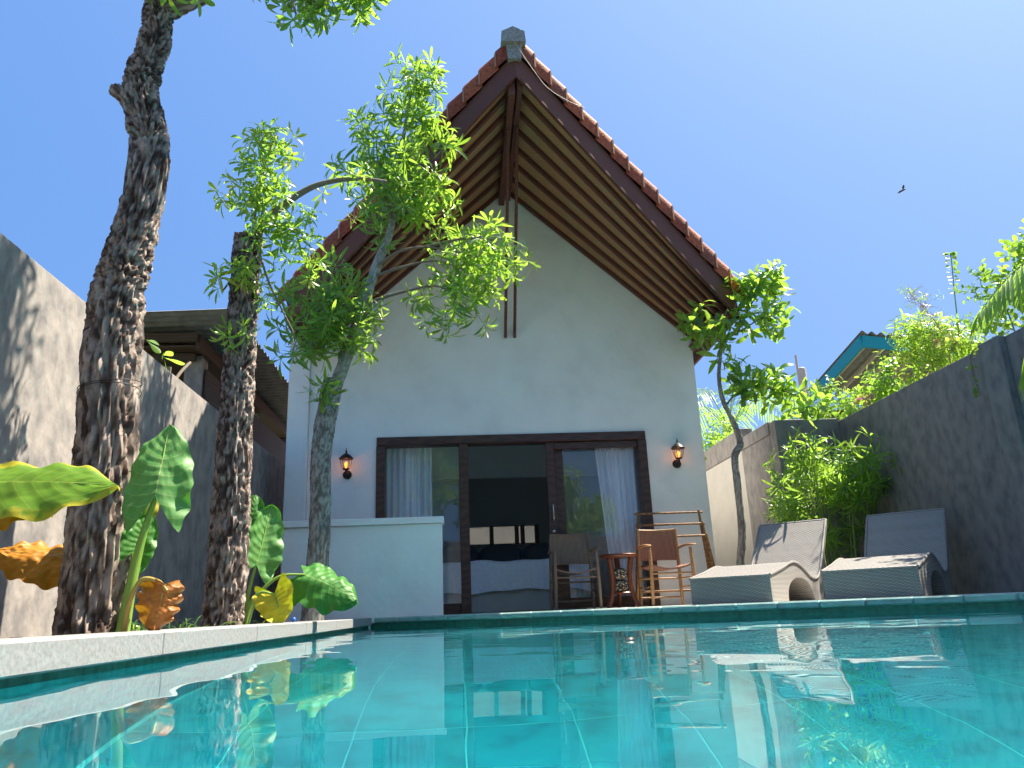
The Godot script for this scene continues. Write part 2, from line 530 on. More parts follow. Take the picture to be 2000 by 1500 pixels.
func make_walls():
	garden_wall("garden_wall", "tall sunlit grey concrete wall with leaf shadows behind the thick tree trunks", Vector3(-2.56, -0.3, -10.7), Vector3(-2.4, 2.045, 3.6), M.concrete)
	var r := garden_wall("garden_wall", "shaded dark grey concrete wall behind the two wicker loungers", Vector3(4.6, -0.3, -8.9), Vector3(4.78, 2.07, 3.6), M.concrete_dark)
	for q in [-5.95, -2.6]:
		var p := MB.new()
		p.box(Vector3(4.53, -0.3, q - 0.16) - r.position, Vector3(4.605, 2.08, q + 0.10) - r.position, 0.01)
		part("pilaster", p, M.concrete_dark, r)
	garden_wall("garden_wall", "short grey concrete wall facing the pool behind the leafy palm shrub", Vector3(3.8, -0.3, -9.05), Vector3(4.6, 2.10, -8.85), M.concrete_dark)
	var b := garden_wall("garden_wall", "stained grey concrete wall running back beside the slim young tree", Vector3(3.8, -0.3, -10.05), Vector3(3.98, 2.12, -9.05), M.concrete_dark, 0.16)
	b.set_meta("category", "wall")
	var w := garden_wall("garden_wall", "white painted passage wall with a grey top band beside the villa", Vector3(3.83, -0.3, -15.0), Vector3(3.98, 1.98, -10.07), M.white_paint)
	var t := MB.new()
	t.box(Vector3(3.815, 1.982, -15.0) - w.position, Vector3(3.995, 2.28, -10.07) - w.position, 0.008)
	part("top_band", t, M.concrete_dark, w)
	# low screen wall by the pool
	var lw := thing("low_wall", "low white plastered screen wall with a flat cap at the pool end", "wall", Vector3(-1.0, 0, -8.12))
	var s := MB.new()
	s.box(Vector3(-0.81, -0.1, -0.07), Vector3(0.80, 0.905, 0.07), 0.005)
	part("wall_body", s, M.plaster, lw)
	s = MB.new()
	s.box(Vector3(-0.85, 0.907, -0.10), Vector3(0.82, 0.975, 0.10), 0.006)
	part("wall_cap", s, M.plaster, lw)
	# behind the photographer: only seen mirrored in the glass
	garden_wall("garden_wall", "grey concrete end wall mirrored in the sliding glass doors", Vector3(-2.5, -0.3, 4.2), Vector3(4.8, 2.05, 4.4), M.concrete)
	garden_wall("garden_wall", "pale wall seen through the small windows behind the bed", Vector3(-3.0, -0.1, -16.4), Vector3(5.0, 2.2, -16.2), M.white_paint)

# ---------------------------------------------------------------- the villa
const APEX := Vector2(0.69, 5.55)
const PITCH := 0.915
const HALF := 2.56

func under(u: float) -> float:                   # height of the rafters' underside, u metres from the ridge
	return APEX.y - PITCH * u

func verge(s: float, u: float, up := 0.0, out := 0.0) -> Vector3:
	# a point on the slanting gable edge: s is the side, out goes away from the roof
	var n := Vector3(s * 0.4254, 0, 0.905)
	return Vector3(APEX.x + s * u, under(u) + up, -(7.05 + 0.47 * u)) + n * out

func fan(d: float) -> float:                       # where a rafter that leaves the ridge at d meets the eaves
	return 9.5 - (9.5 - d) * 0.51

func make_villa():
	var h := thing("villa", "white plastered villa with a steep red tiled gable roof", "house")
	var xy := func(p, d): return Vector3(p.x, p.y, d)
	var yz := func(p, d): return Vector3(d, p.y, p.x)
	var w := MB.new()
	w.extrude(PackedVector2Array([Vector2(-1.87, 0), Vector2(-1.03, 0), Vector2(-1.03, 2.14), Vector2(2.36, 2.14), Vector2(2.36, 0), Vector2(3.1, 0), Vector2(3.1, 3.40), Vector2(APEX.x, 5.60), Vector2(-1.87, 3.26)]), xy, -9.5, -9.7)
	part("front_wall", w, M.plaster, h)
	for r in [["left_wall", -1.87, -1.69, 3.2], ["right_wall", 2.92, 3.1, 3.3]]:
		w = MB.new()
		w.box(Vector3(r[1], 0, -14.0), Vector3(r[2], r[3], -9.702), 0.0)
		part("side_wall", w, M.plaster, h)
	w = MB.new()
	w.box(Vector3(-2.13, -0.05, -9.75), Vector3(-1.874, 3.62, -9.44), 0.006)
	part("corner_pier", w, M.plaster, h)
	# back wall of the room with a strip of small windows
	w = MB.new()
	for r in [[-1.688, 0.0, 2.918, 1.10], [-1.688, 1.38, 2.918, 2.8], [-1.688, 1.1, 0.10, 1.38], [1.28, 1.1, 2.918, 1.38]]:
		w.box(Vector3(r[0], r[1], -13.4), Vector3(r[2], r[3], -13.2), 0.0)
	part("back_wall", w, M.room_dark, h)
	for x in [0.10, 0.505, 0.93, 1.03, 1.27]:
		w = MB.new()
		w.box(Vector3(x - 0.035, 1.085, -13.22), Vector3(x + 0.035, 1.395, -13.16), 0.003)
		part("window_mullion", w, M.door_wood, h)
	w = MB.new()
	w.box(Vector3(-1.688, 2.8, -13.4), Vector3(2.918, 2.9, -9.702), 0.0)
	part("ceiling", w, M.room, h)
	w = MB.new()
	w.box(Vector3(-1.6, 2.2, -13.19), Vector3(2.8, 2.79, -13.1), 0.0)
	part("bulkhead", w, M.room, h)
	for x in [-1.685, 2.885]:
		w = MB.new()
		w.box(Vector3(x, 0.004, -13.19), Vector3(x + 0.03, 2.79, -9.71), 0.0)
		part("wall_lining", w, M.room, h)
	make_door(h)
	make_roof(h)

func make_door(h: Node3D):
	var w := MB.new()
	w.box(Vector3(-1.03, 2.04, -9.68), Vector3(2.36, 2.145, -9.47), 0.006)
	var f := part("sliding_door", w, M.door_wood, h)
	for x in [[-1.035, -0.925], [2.255, 2.365], [-0.016, 0.10]]:
		w = MB.new()
		w.box(Vector3(x[0], 0.0, -9.675), Vector3(x[1], 2.038, -9.472), 0.006)
		part("door_post", w, M.door_wood, f)
	w = MB.new()
	w.box(Vector3(-0.923, 0.0, -9.62), Vector3(-0.018, 0.12, -9.55), 0.005)
	part("bottom_rail", w, M.door_wood, f)
	w = MB.new()
	w.box(Vector3(-0.923, 0.122, -9.588), Vector3(-0.018, 2.036, -9.58), 0.0)
	part("pane", w, M.glass, f)
	# fixed leaf on the right, and the sliding leaf pushed over it
	for l in [[1.19, 1.30, -9.645, -9.595], [1.08, 1.185, -9.56, -9.515]]:
		w = MB.new()
		w.box(Vector3(l[0], 0.01, l[2]), Vector3(l[1], 2.036, l[3]), 0.005)
		part("door_stile", w, M.door_wood, f)
	for l in [[1.302, 2.253, -9.64, -9.60, 0.01, 0.13], [1.187, 2.253, -9.555, -9.52, 0.01, 0.13], [1.187, 2.253, -9.555, -9.52, 1.95, 2.034]]:
		w = MB.new()
		w.box(Vector3(l[0], l[4], l[2]), Vector3(l[1], l[5], l[3]), 0.004)
		part("door_rail", w, M.door_wood, f)
	w = MB.new()
	w.box(Vector3(1.302, 0.132, -9.624), Vector3(2.253, 2.034, -9.616), 0.0)
	part("pane", w, M.glass, f)
	w = MB.new()
	w.tube(curve([Vector3(1.13, 1.25, -9.515), Vector3(1.13, 1.24, -9.46), Vector3(1.13, 1.15, -9.445), Vector3(1.13, 1.06, -9.46), Vector3(1.13, 1.05, -9.515)], 16), _same(0.009, 17), 8)
	part("handle", w, M.steel, f)
	w = MB.new()
	w.lathe([Vector2(0.0, 0.0), Vector2(0.02, 0.0), Vector2(0.02, 0.02), Vector2(0.012, 0.025), Vector2(0.0, 0.025)], 14, Transform3D(Basis(Vector3.RIGHT, PI / 2), Vector3(1.13, 0.92, -9.516)))
	part("lock", w, M.steel, f)

func _same(r: float, n: int) -> Array:
	var a := []
	a.resize(n); a.fill(r)
	return a

func make_roof(h: Node3D):
	# boards over the rafters carry the name of the roof
	var deck := MB.new()
	for s in [-1.0, 1.0]:
		var lift := 0.115
		for k in 16:
			var u0 := HALF * k / 16.0
			var u1 := HALF * (k + 1) / 16.0
			var p := []
			for q in 8:
				var u := u1 if q & 1 else u0
				var y: float = under(u) + lift + (0.03 if q & 2 else 0.0)
				p.append(Vector3(APEX.x + s * u, y, -14.4 if q & 4 else -(7.09 + 0.47 * u)))
			deck.hexa(p)
	var roof := part("roof", deck, M.wood, h)
	var bays := [9.44, 9.06, 8.68, 8.32, 7.96, 7.62, 7.30]
	for s in [-1.0, 1.0]:
		# rafters fan out from the ridge to the shorter eaves
		for d in bays:
			var e := fan(d)
			var r := MB.new()
			r.bar(Vector3(APEX.x + s * 0.05, under(0.05) + 0.055, -lerpf(d, e, 0.02)), Vector3(APEX.x + s * (HALF - 0.05), under(HALF - 0.05) + 0.055, -lerpf(d, e, 0.98)), 0.045, 0.055, Vector3.UP, 0.004)
			part("rafter", r, M.wood, roof)
		# woven mat panels between the rafters
		var lines := [9.497] + bays + [7.08]
		for b in lines.size() - 1:
			var far: float = lines[b]
			var near: float = lines[b + 1]
			var m := MB.new()
			m.grid(12, 1, func(u, v):
				var uu: float = lerpf(0.02, HALF, u)
				var dd: float = lerpf(lerpf(far, fan(far), u), lerpf(near, fan(near), u), v)
				return Vector3(APEX.x + s * uu, under(uu) + 0.090, -dd), s > 0)
			part("mat_panel", m, M.mat, roof)
		# gable board
		var g := MB.new()
		var p := []
		for q in 8:
			var u := HALF + 0.02 if q & 1 else 0.0
			p.append(verge(s, u, 0.30 if q & 2 else -0.005, 0.035 if q & 4 else 0.0))
		for q in [0, 2, 4, 6]: p[q].x = APEX.x
		g.hexa(p)
		part("gable_board", g, M.wood, roof)
		g = MB.new()
		p = []
		for q in 8:
			var u := HALF + 0.02 if q & 1 else 0.04
			p.append(verge(s, u, 0.012 if q & 2 else -0.02, 0.05 if q & 4 else 0.036))
		g.hexa(p)
		part("gable_moulding", g, M.wood, roof)
		# eaves board
		g = MB.new()
		var ex: float = APEX.x + s * HALF
		g.box(Vector3(minf(ex, ex + s * 0.035), under(HALF) - 0.03, -14.4), Vector3(maxf(ex, ex + s * 0.035), under(HALF) + 0.17, -8.24), 0.004)
		part("eaves_board", g, M.wood, roof)
		g = MB.new()
		g.box(Vector3(minf(ex - s * 0.20, ex - s * 0.002), under(HALF) + 0.05, -9.49), Vector3(maxf(ex - s * 0.20, ex - s * 0.002), under(HALF) + 0.075, -8.26), 0.004)
		part("eaves_soffit", g, M.wood, roof)
		# gable-edge tiles
		var n := 15
		var along := HALF + 0.10
		for k in n:
			var t := MB.new()
			var u0 := along * k / n - 0.015
			var u1 := along * (k + 1) / n + 0.012
			var prof := [[0.05, 0.275], [0.057, 0.38], [0.060, 0.45], [0.038, 0.505], [-0.02, 0.53], [-0.12, 0.525], [-0.30, 0.50]]
			var at := t.v.size()
			for e in 2:
				var u := u1 if e else u0
				for q in prof:
					t.vert(verge(s, u, q[1] + (0.030 if e else 0.0), q[0] + (0.022 if e else 0.0)), Vector2(e, q[0]))
			for q in prof.size() - 1:
				var o := at + q
				var nn := prof.size()
				if s > 0: t.tri(o, o + nn, o + 1); t.tri(o + 1, o + nn, o + nn + 1)
				else: t.tri(o, o + 1, o + nn); t.tri(o + 1, o + nn + 1, o + nn)
			# inside face and lower end give the clay its thickness
			for q in prof.size() - 1:
				var a := verge(s, u1, prof[q][1] + 0.030, prof[q][0] + 0.022)
				var b := verge(s, u1, prof[q + 1][1] + 0.030, prof[q + 1][0] + 0.022)
				var dn := Vector3(0, -0.016, 0)
				t.face([a, b, b + dn + Vector3(0, 0, -0.012), a + dn * 0.2 + Vector3(0, 0, -0.014)], verge(s, u0, 0.4, -0.05))
			part("gable_tile", t, M["tile_%d" % rng.randi_range(0, 3)], roof)
			var l := MB.new()
			p = []
			for q in 8:
				p.append(verge(s, u1 + (0.003 if q & 1 else -0.014), (0.465 if q & 2 else 0.29) + 0.028, 0.084 if q & 4 else 0.066))
			l.hexa(p)
			part("tile_lip", l, M.tile_lip, roof)
		# field of tiles on the slope
		var fld := MB.new()
		fld.grid(60, 90, func(u, v):
			var uu: float = (HALF + 0.12) * u
			var d: float = lerpf(7.06 + 0.47 * uu, 14.5, v)
			var row: float = fmod(uu / 0.18, 1.0)
			return Vector3(APEX.x + s * uu, under(uu) + 0.45 + 0.022 * row + 0.02 * sin(d * 29.0), -d), s < 0)
		part("tile_field", fld, M.tile_0, roof)
	# ridge
	var rb := MB.new()
	rb.box(Vector3(APEX.x - 0.085, APEX.y - 0.17, -9.50), Vector3(APEX.x - 0.01, APEX.y + 0.08, -7.10), 0.005)
	part("ridge_beam", rb, M.wood, roof)
	rb = MB.new()
	rb.box(Vector3(APEX.x + 0.012, APEX.y - 0.10, -9.50), Vector3(APEX.x + 0.075, APEX.y + 0.08, -7.10), 0.005)
	part("ridge_beam", rb, M.wood, roof)
	for q in [[0.625, 0.64], [0.745, 0.745]]:
		var br := MB.new()
		br.bar(Vector3(q[0], 3.44, -9.48), Vector3(q[1], 5.42, -7.75), 0.036, 0.05, Vector3.UP, 0.003)
		part("brace", br, M.wood, roof)
	var cap := MB.new()
	var pent := PackedVector2Array([Vector2(-0.135, -0.06), Vector2(0.135, -0.06), Vector2(0.125, 0.07), Vector2(0.0, 0.135), Vector2(-0.125, 0.07)])
	cap.extrude(pent, func(p2, d): return Vector3(APEX.x - 0.02 + p2.x, 5.985 + p2.y, d), -6.93, -14.4)
	part("ridge_cap", cap, M.mortar, roof)
	var fill := MB.new()
	fill.extrude(PackedVector2Array([Vector2(-0.07, -0.26), Vector2(0.07, -0.26), Vector2(0.09, -0.04), Vector2(-0.09, -0.04)]), func(p2, d): return Vector3(APEX.x - 0.01 + p2.x, 6.0 + p2.y, d), -6.98, -7.3)
	part("mortar_fill", fill, M.mortar, roof)
	var cable := MB.new()
	cable.tube(curve([Vector3(0.64, 5.98, -6.92), Vector3(0.86, 5.62, -6.98), Vector3(1.03, 5.43, -7.06), Vector3(1.25, 5.33, -7.14), Vector3(1.45, 5.32, -7.25)], 30), _same(0.0035, 31), 5)
	var cb := part("loose_cable", cable, mat(0.45, 0.40, 0.33, 0.6))
	tag(cb, "thin loose cable hanging from the ridge across the roof tiles", "cable")

# ---------------------------------------------------------------- vegetation
func leaflet(b: MB, base: Vector3, dir: Vector3, up: Vector3, ln: float, wd: float, droop: float, rows := 5, fold := 0.25, bulge := 1.2):
	var side := dir.cross(up).normalized()
	var nrm := side.cross(dir).normalized()
	var at := b.v.size()
	for k in rows + 1:
		var t := float(k) / rows
		var w: float = wd * 0.5 * pow(sin(PI * clampf(pow(clampf((t - 0.08) / 0.92, 0.0, 1.0), bulge), 0.015, 0.97)), 0.62)
		var p := base + dir * (ln * t) - Vector3.UP * (droop * ln * t * t)
		b.vert(p - side * w + nrm * (w * fold), Vector2(0, t))
		b.vert(p, Vector2(0.5, t))
		b.vert(p + side * w + nrm * (w * fold), Vector2(1, t))
	for k in rows:
		var q := at + k * 3
		b.tri(q, q + 1, q + 3); b.tri(q + 1, q + 4, q + 3)
		b.tri(q + 1, q + 2, q + 4); b.tri(q + 2, q + 5, q + 4)

func spray(r: RandomNumberGenerator, n: int, ln: float, wd: float, spread: float, droop: float, petiole: float) -> ArrayMesh:
	# a palmate leaf: leaflets fanned round the end of a stalk that runs along +y
	var b := MB.new()
	b.tube([Vector3.ZERO, Vector3(0, petiole * 0.5, 0.004), Vector3(0, petiole, 0)], [0.0022, 0.0018, 0.0015], 4, false)
	for k in n:
		var a := TAU * (k + r.randf_range(-0.25, 0.25)) / n
		var tilt := spread * r.randf_range(0.75, 1.2)
		var d := Vector3(cos(a) * sin(tilt), cos(tilt), sin(a) * sin(tilt))
		leaflet(b, Vector3(0, petiole, 0), d, Vector3(0, 1, 0) + Vector3(cos(a), 0, sin(a)) * 0.3, ln * r.randf_range(0.75, 1.15), wd * r.randf_range(0.85, 1.15), droop * r.randf_range(0.4, 1.4))
	return b.mesh()

func twig_spray(r: RandomNumberGenerator, whorls: int, n: int, ln: float, wd: float, spread: float, droop: float, gap: float) -> ArrayMesh:
	# a leafy shoot along +y: several palmate leaves, one above the other
	var b := MB.new()
	b.tube([Vector3.ZERO, Vector3(0.004, gap * whorls * 0.5, 0.003), Vector3(0, gap * whorls, 0)], [0.0032, 0.0026, 0.0016], 5, false)
	for w in whorls:
		var tip: bool = w == whorls - 1
		var turn := r.randf() * TAU
		var axis := Vector3.UP if tip else Vector3(cos(turn), r.randf_range(0.1, 0.7), sin(turn)).normalized()
		var root := Vector3(0, gap * (w + 1), 0)
		var hub := root + axis * gap * (0.15 if tip else 0.8)
		if not tip: b.tube([root, hub], [0.0018, 0.0014], 4, false)
		var sx := axis.cross(Vector3(0.3, 0.2, 0.9)).normalized()
		var sz := sx.cross(axis)
		for k in n:
			var a := TAU * (k + r.randf_range(-0.3, 0.3)) / n
			var tilt := spread * r.randf_range(0.6, 1.2)
			var out := sx * cos(a) + sz * sin(a)
			leaflet(b, hub, (axis * cos(tilt) + out * sin(tilt)).normalized(), axis + out * 0.3, ln * r.randf_range(0.7, 1.15), wd * r.randf_range(0.85, 1.15), droop * r.randf_range(0.3, 1.6), 6, 0.30, 1.45)
	return b.mesh()

func twig_leaves(r: RandomNumberGenerator, n: int, ln: float, wd: float, step: float, droop: float) -> ArrayMesh:
	# a shoot with single leaves up its sides
	var b := MB.new()
	b.tube([Vector3.ZERO, Vector3(0, step * n, 0)], [0.0028, 0.0014], 4, false)
	for k in n:
		var a := k * 2.4 + r.randf_range(-0.4, 0.4)
		var d := Vector3(cos(a), r.randf_range(0.2, 0.9), sin(a)).normalized()
		leaflet(b, Vector3(0, step * (k + 0.6), 0), d, Vector3.UP, ln * r.randf_range(0.7, 1.15), wd * r.randf_range(0.8, 1.15), droop * r.randf_range(0.3, 1.4), 4, 0.25, 0.95)
	return b.mesh()

func single(ln: float, wd: float, droop: float, stalk := 0.02) -> ArrayMesh:
	var b := MB.new()
	b.tube([Vector3.ZERO, Vector3(0, stalk, 0)], [0.0018, 0.0013], 4, false)
	leaflet(b, Vector3(0, stalk, 0), Vector3.UP, Vector3.BACK, ln, wd, droop, 6, 0.22)
	return b.mesh()

func aim(p: Vector3, dir: Vector3, roll: float, size: float) -> Transform3D:
	var y := dir.normalized()
	var x := y.cross(Vector3(0.213, 0.4, 0.89)).normalized()
	return Transform3D(Basis(x, y, x.cross(y)) * Basis(Vector3.UP, roll) * Basis.from_scale(Vector3.ONE * size), p)

func rand_dir(r: RandomNumberGenerator) -> Vector3:
	var y := r.randf_range(-1.0, 1.0)
	var a := r.randf_range(0.0, TAU)
	var q := sqrt(1.0 - y * y)
	return Vector3(q * cos(a), y, q * sin(a))

func leaves_in(parent: Node, r: RandomNumberGenerator, blobs: Array, meshes: Array, mats: Array, lift := 0.35, size := 1.0, called := "leaf"):
	# blobs: [x, y, z, radius, how many]
	for b in blobs:
		var c := Vector3(b[0], b[1], b[2])
		for k in int(b[4]):
			var d := rand_dir(r)
			var p: Vector3 = c + d * b[3] * pow(r.randf(), 0.5) * 0.8
			var dir := (d + Vector3.UP * lift + rand_dir(r) * 0.45).normalized()
			part(called, meshes[r.randi() % meshes.size()], mats[r.randi() % mats.size()], parent, aim(p, dir, r.randf() * TAU, size * r.randf_range(0.75, 1.15)))

func trunk_mesh(path: Array, radii: Array, sd: int, depth: float, tone_a: Color, tone_b: Color, grain := Vector2(60.0, 13.0), sides := 60, step := 0.012) -> ArrayMesh:
	var b := MB.new()
	var ln := 0.0
	for k in path.size() - 1: ln += path[k].distance_to(path[k + 1])
	var n := int(ln / step)
	var pts := curve(path, n)
	var rad := []
	for k in n + 1:
		var t := float(k) / n * (radii.size() - 1)
		var j := mini(int(t), radii.size() - 2)
		rad.append(lerpf(radii[j], radii[j + 1], t - j))
	var f := FastNoiseLite.new()
	f.seed = sd; f.frequency = 1.0; f.fractal_type = FastNoiseLite.FRACTAL_RIDGED; f.fractal_octaves = 3
	var f2 := FastNoiseLite.new()
	f2.seed = sd + 7; f2.frequency = 1.0; f2.fractal_octaves = 3
	var up := Vector3(0.31, 0.2, 0.93)
	for k in n + 1:
		var d: Vector3 = (pts[mini(k + 1, n)] - pts[maxi(k - 1, 0)]).normalized()
		var s := d.cross(up).normalized()
		up = s.cross(d).normalized()
		for q in sides + 1:
			var a := TAU * (q % sides) / sides
			var along := float(k) / n * ln
			var rr: float = rad[k]
			var nx := cos(a) * rr
			var nz := sin(a) * rr
			var e := f.get_noise_3d(nx * grain.x, along * grain.y, nz * grain.x)
			var l := f2.get_noise_3d(nx * 7.0, along * 5.0, nz * 7.0)
			var tone := clampf(0.5 + 1.2 * f2.get_noise_3d(nx * 44.0 + 9.0, along * 15.0, nz * 44.0) + 0.5 * f2.get_noise_3d(nx * 9.0, along * 6.0 + 30.0, nz * 9.0), 0.0, 1.0)
			b.col = tone_a.lerp(tone_b, smoothstep(0.05, 1.0, tone))
			b.vert(pts[k] + (s * cos(a) + up * sin(a)) * (rr * (1.0 + 0.10 * l) + depth * (0.35 + 0.35 * f2.get_noise_3d(nx * 120.0, along * 34.0, nz * 120.0) - 1.7 * smoothstep(0.0, 0.8, e))), Vector2(float(q) / sides, along))
	for k in n:
		for q in sides:
			var o := k * (sides + 1) + q
			b.tri(o, o + sides + 1, o + 1); b.tri(o + 1, o + sides + 1, o + sides + 2)
	b.col = tone_b
	var ring := []
	for q in sides: ring.append(b.v[n * (sides + 1) + q])
	b.face(ring, pts[n - 1])
	return b.mesh()

func branch(parent: Node, pts: Array, r0: float, r1: float, m: Material, called := "branch"):
	var n := 6 * (pts.size() - 1)
	var rad := []
	for k in n + 1: rad.append(lerpf(r0, r1, float(k) / n))
	var b := MB.new()
	b.tube(curve(pts, n), rad, 9)
	part(called, b, m, parent)

func make_trees():
	var r := RandomNumberGenerator.new()
	r.seed = 77
	var sprays := []
	for k in 7: sprays.append(twig_spray(r, 3, 5 + k % 2, 0.19, 0.030, 1.05, 0.4, 0.06))
	var small := []
	for k in 6: small.append(twig_spray(r, 2 + k % 2, 4 + k % 2, 0.11, 0.022, 1.0, 0.35, 0.04))
	var greens := [M.leaf_mid, M.leaf_deep, M.leaf_lime, M.leaf_deep, M.leaf_lime, M.leaf_cool]
	var brown := Color(0.055, 0.034, 0.024)
	var pale := Color(0.38, 0.305, 0.255)
	# --- nearest tree
	var o := Vector3(-1.38, -0.03, -3.1)
	var t1 := thing("garden_tree", "tallest and nearest tree with a thick bending rough barked trunk and sawn stub", "tree", o)
	var path := [Vector3(-1.385, -0.06, -3.1), Vector3(-1.39, 0.29, -3.1), Vector3(-1.40, 0.65, -3.1), Vector3(-1.42, 1.08, -3.1), Vector3(-1.42, 1.35, -3.1), Vector3(-1.405, 1.50, -3.1), Vector3(-1.37, 1.73, -3.1), Vector3(-1.355, 2.05, -3.1), Vector3(-1.385, 2.2, -3.1), Vector3(-1.425, 2.37, -3.1), Vector3(-1.415, 2.48, -3.1), Vector3(-1.385, 2.64, -3.1), Vector3(-1.385, 2.78, -3.1), Vector3(-1.36, 2.90, -3.1), Vector3(-1.36, 3.1, -3.1), Vector3(-1.40, 3.6, -3.1)]
	for k in path.size(): path[k] -= o
	part("trunk", trunk_mesh(path, [0.118, 0.112, 0.112, 0.107, 0.10, 0.096, 0.084, 0.080, 0.078, 0.074, 0.072, 0.064, 0.064, 0.07, 0.055, 0.035], 3, 0.017, brown, pale, Vector2(46.0, 6.5), 96, 0.008), M.bark, t1)
	for y in [0.925, 0.955]:
		var tie := MB.new()
		var loop := []
		for k in 33: loop.append(Vector3(-1.412, y, -3.1) - o + Vector3(cos(TAU * k / 32.0) * 0.116, 0.02 * cos(TAU * k / 32.0 + y * 40.0), sin(TAU * k / 32.0) * 0.116))
		tie.tube(loop, _same(0.0018, 33), 5, false)
		part("wire_tie", tie, M.black_metal, t1)
	var st := [Vector3(-1.425, 2.25, -3.09) - o, Vector3(-1.475, 2.31, -3.08) - o, Vector3(-1.53, 2.355, -3.07) - o]
	part("branch_stub", trunk_mesh(st, [0.045, 0.036, 0.032], 8, 0.006, brown, pale, Vector2(60, 16), 24, 0.01), M.bark, t1)
	var wood := trunk_mesh([Vector3(-1.36, 2.80, -3.1) - o, Vector3(-1.2, 2.90, -3.1) - o, Vector3(-1.02, 3.06, -3.1) - o, Vector3(-0.8, 3.2, -3.15) - o], [0.045, 0.042, 0.034, 0.022], 9, 0.006, brown, pale, Vector2(50, 14), 30, 0.012)
	part("branch", wood, M.bark, t1)
	for q in [[[-0.85, 3.18, -3.15], [-0.7, 3.16, -3.15], [-0.5, 3.12, -3.12], [-0.3, 3.10, -3.1]], [[-0.95, 3.12, -3.12], [-0.86, 3.02, -3.1], [-0.77, 2.88, -3.05], [-0.73, 2.76, -3.05]], [[-1.4, 3.5, -3.1], [-1.45, 4.0, -2.9], [-1.5, 4.4, -2.6]], [[-1.38, 3.4, -3.1], [-1.2, 4.2, -3.3], [-0.7, 4.9, -4.0], [-0.1, 5.3, -4.5]], [[-1.2, 4.2, -3.3], [-0.7, 4.8, -3.4], [-0.2, 5.2, -3.6], [0.2, 5.4, -4.1]]]:
		var pp := []
		for e in q: pp.append(Vector3(e[0], e[1], e[2]) - o)
		branch(t1, pp, 0.016, 0.005, M.twig)
	var blobs := [[-0.75, 2.88, -3.08, 0.08, 6], [-0.64, 2.97, -3.1, 0.10, 11], [-0.50, 3.01, -3.1, 0.11, 14], [-0.36, 3.03, -3.1, 0.10, 10], [-0.73, 2.76, -3.05, 0.05, 2], [-1.26, 2.88, -3.02, 0.04, 2], [-1.44, 2.96, -3.02, 0.04, 1],
		[-0.1, 5.3, -4.5, 0.42, 40], [-0.5, 5.05, -4.2, 0.36, 34], [0.3, 5.45, -4.3, 0.36, 30], [-0.3, 5.6, -3.8, 0.40, 34], [-1.0, 4.75, -3.3, 0.30, 20], [0.0, 4.9, -3.5, 0.30, 24], [-1.5, 4.4, -2.6, 0.35, 26]]
	for b in blobs: b[0] -= o.x; b[1] -= o.y; b[2] -= o.z
	leaves_in(t1, r, blobs.slice(0, 5), small, [M.leaf_deep, M.leaf_cool, M.leaf_mid, M.leaf_deep, M.leaf_lime], -0.6, 1.0)
	leaves_in(t1, r, blobs.slice(5, 7), small, [M.leaf_lime], -0.9, 1.1)
	leaves_in(t1, r, blobs.slice(7), sprays, greens, 0.2, 1.1)
	# --- middle tree, topped, with a long new shoot
	o = Vector3(-1.34, -0.03, -4.6)
	var t2 := thing("garden_tree", "topped tree with a straight rough trunk and one long curved shoot", "tree", o)
	path = [Vector3(-1.345, -0.06, -4.6), Vector3(-1.335, 0.48, -4.6), Vector3(-1.34, 1.09, -4.6), Vector3(-1.34, 1.57, -4.6), Vector3(-1.34, 2.05, -4.6), Vector3(-1.335, 2.40, -4.6)]
	for k in path.size(): path[k] -= o
	part("trunk", trunk_mesh(path, [0.112, 0.106, 0.098, 0.092, 0.086, 0.085], 13, 0.016, brown, pale, Vector2(48.0, 7.0), 88, 0.008), M.bark, t2)
	var sh := []
	for e in [[-1.29, 2.32, -4.58], [-1.24, 2.48, -4.58], [-1.10, 2.63, -4.58], [-0.91, 2.76, -4.58], [-0.67, 2.81, -4.58], [-0.45, 2.80, -4.6]]: sh.append(Vector3(e[0], e[1], e[2]) - o)
	branch(t2, sh, 0.033, 0.010, M.twig, "shoot")
	for q in [[[-1.3, 2.38, -4.56], [-1.27, 2.6, -4.52], [-1.22, 2.9, -4.5], [-1.18, 3.05, -4.5]], [[-1.24, 2.46, -4.56], [-1.1, 2.42, -4.5], [-0.98, 2.36, -4.45]], [[-1.28, 2.36, -4.54], [-1.2, 2.15, -4.45], [-1.12, 1.95, -4.4], [-1.0, 1.7, -4.5]], [[-1.40, 2.1, -4.56], [-1.44, 1.98, -4.5]], [[-1.3, 1.8, -4.54], [-1.36, 1.76, -4.45]]]:
		var pp := []
		for e in q: pp.append(Vector3(e[0], e[1], e[2]) - o)
		branch(t2, pp, 0.010, 0.004, M.twig)
	blobs = [[-1.22, 2.92, -4.5, 0.13, 13], [-1.27, 2.72, -4.5, 0.15, 17], [-1.34, 2.60, -4.5, 0.13, 11], [-1.17, 3.02, -4.5, 0.09, 6], [-1.14, 2.52, -4.5, 0.11, 8], [-1.14, 2.33, -4.5, 0.13, 11], [-1.0, 2.38, -4.5, 0.10, 7], [-0.94, 2.2, -4.5, 0.10, 7], [-1.14, 2.02, -4.45, 0.14, 10], [-1.43, 1.97, -4.5, 0.08, 4], [-1.36, 1.76, -4.45, 0.06, 4], [-0.85, 2.80, -4.58, 0.07, 2], [-0.66, 2.78, -4.58, 0.08, 4], [-0.72, 2.6, -4.58, 0.05, 2]]
	for b in blobs: b[0] -= o.x; b[1] -= o.y; b[2] -= o.z
	leaves_in(t2, r, blobs, small, [M.leaf_lime, M.leaf_lime, M.leaf_mid, M.leaf_yellow, M.leaf_mid, M.leaf_gold], 0.4, 0.95)
	# --- far tree by the low wall
	o = Vector3(-1.2, -0.03, -6.6)
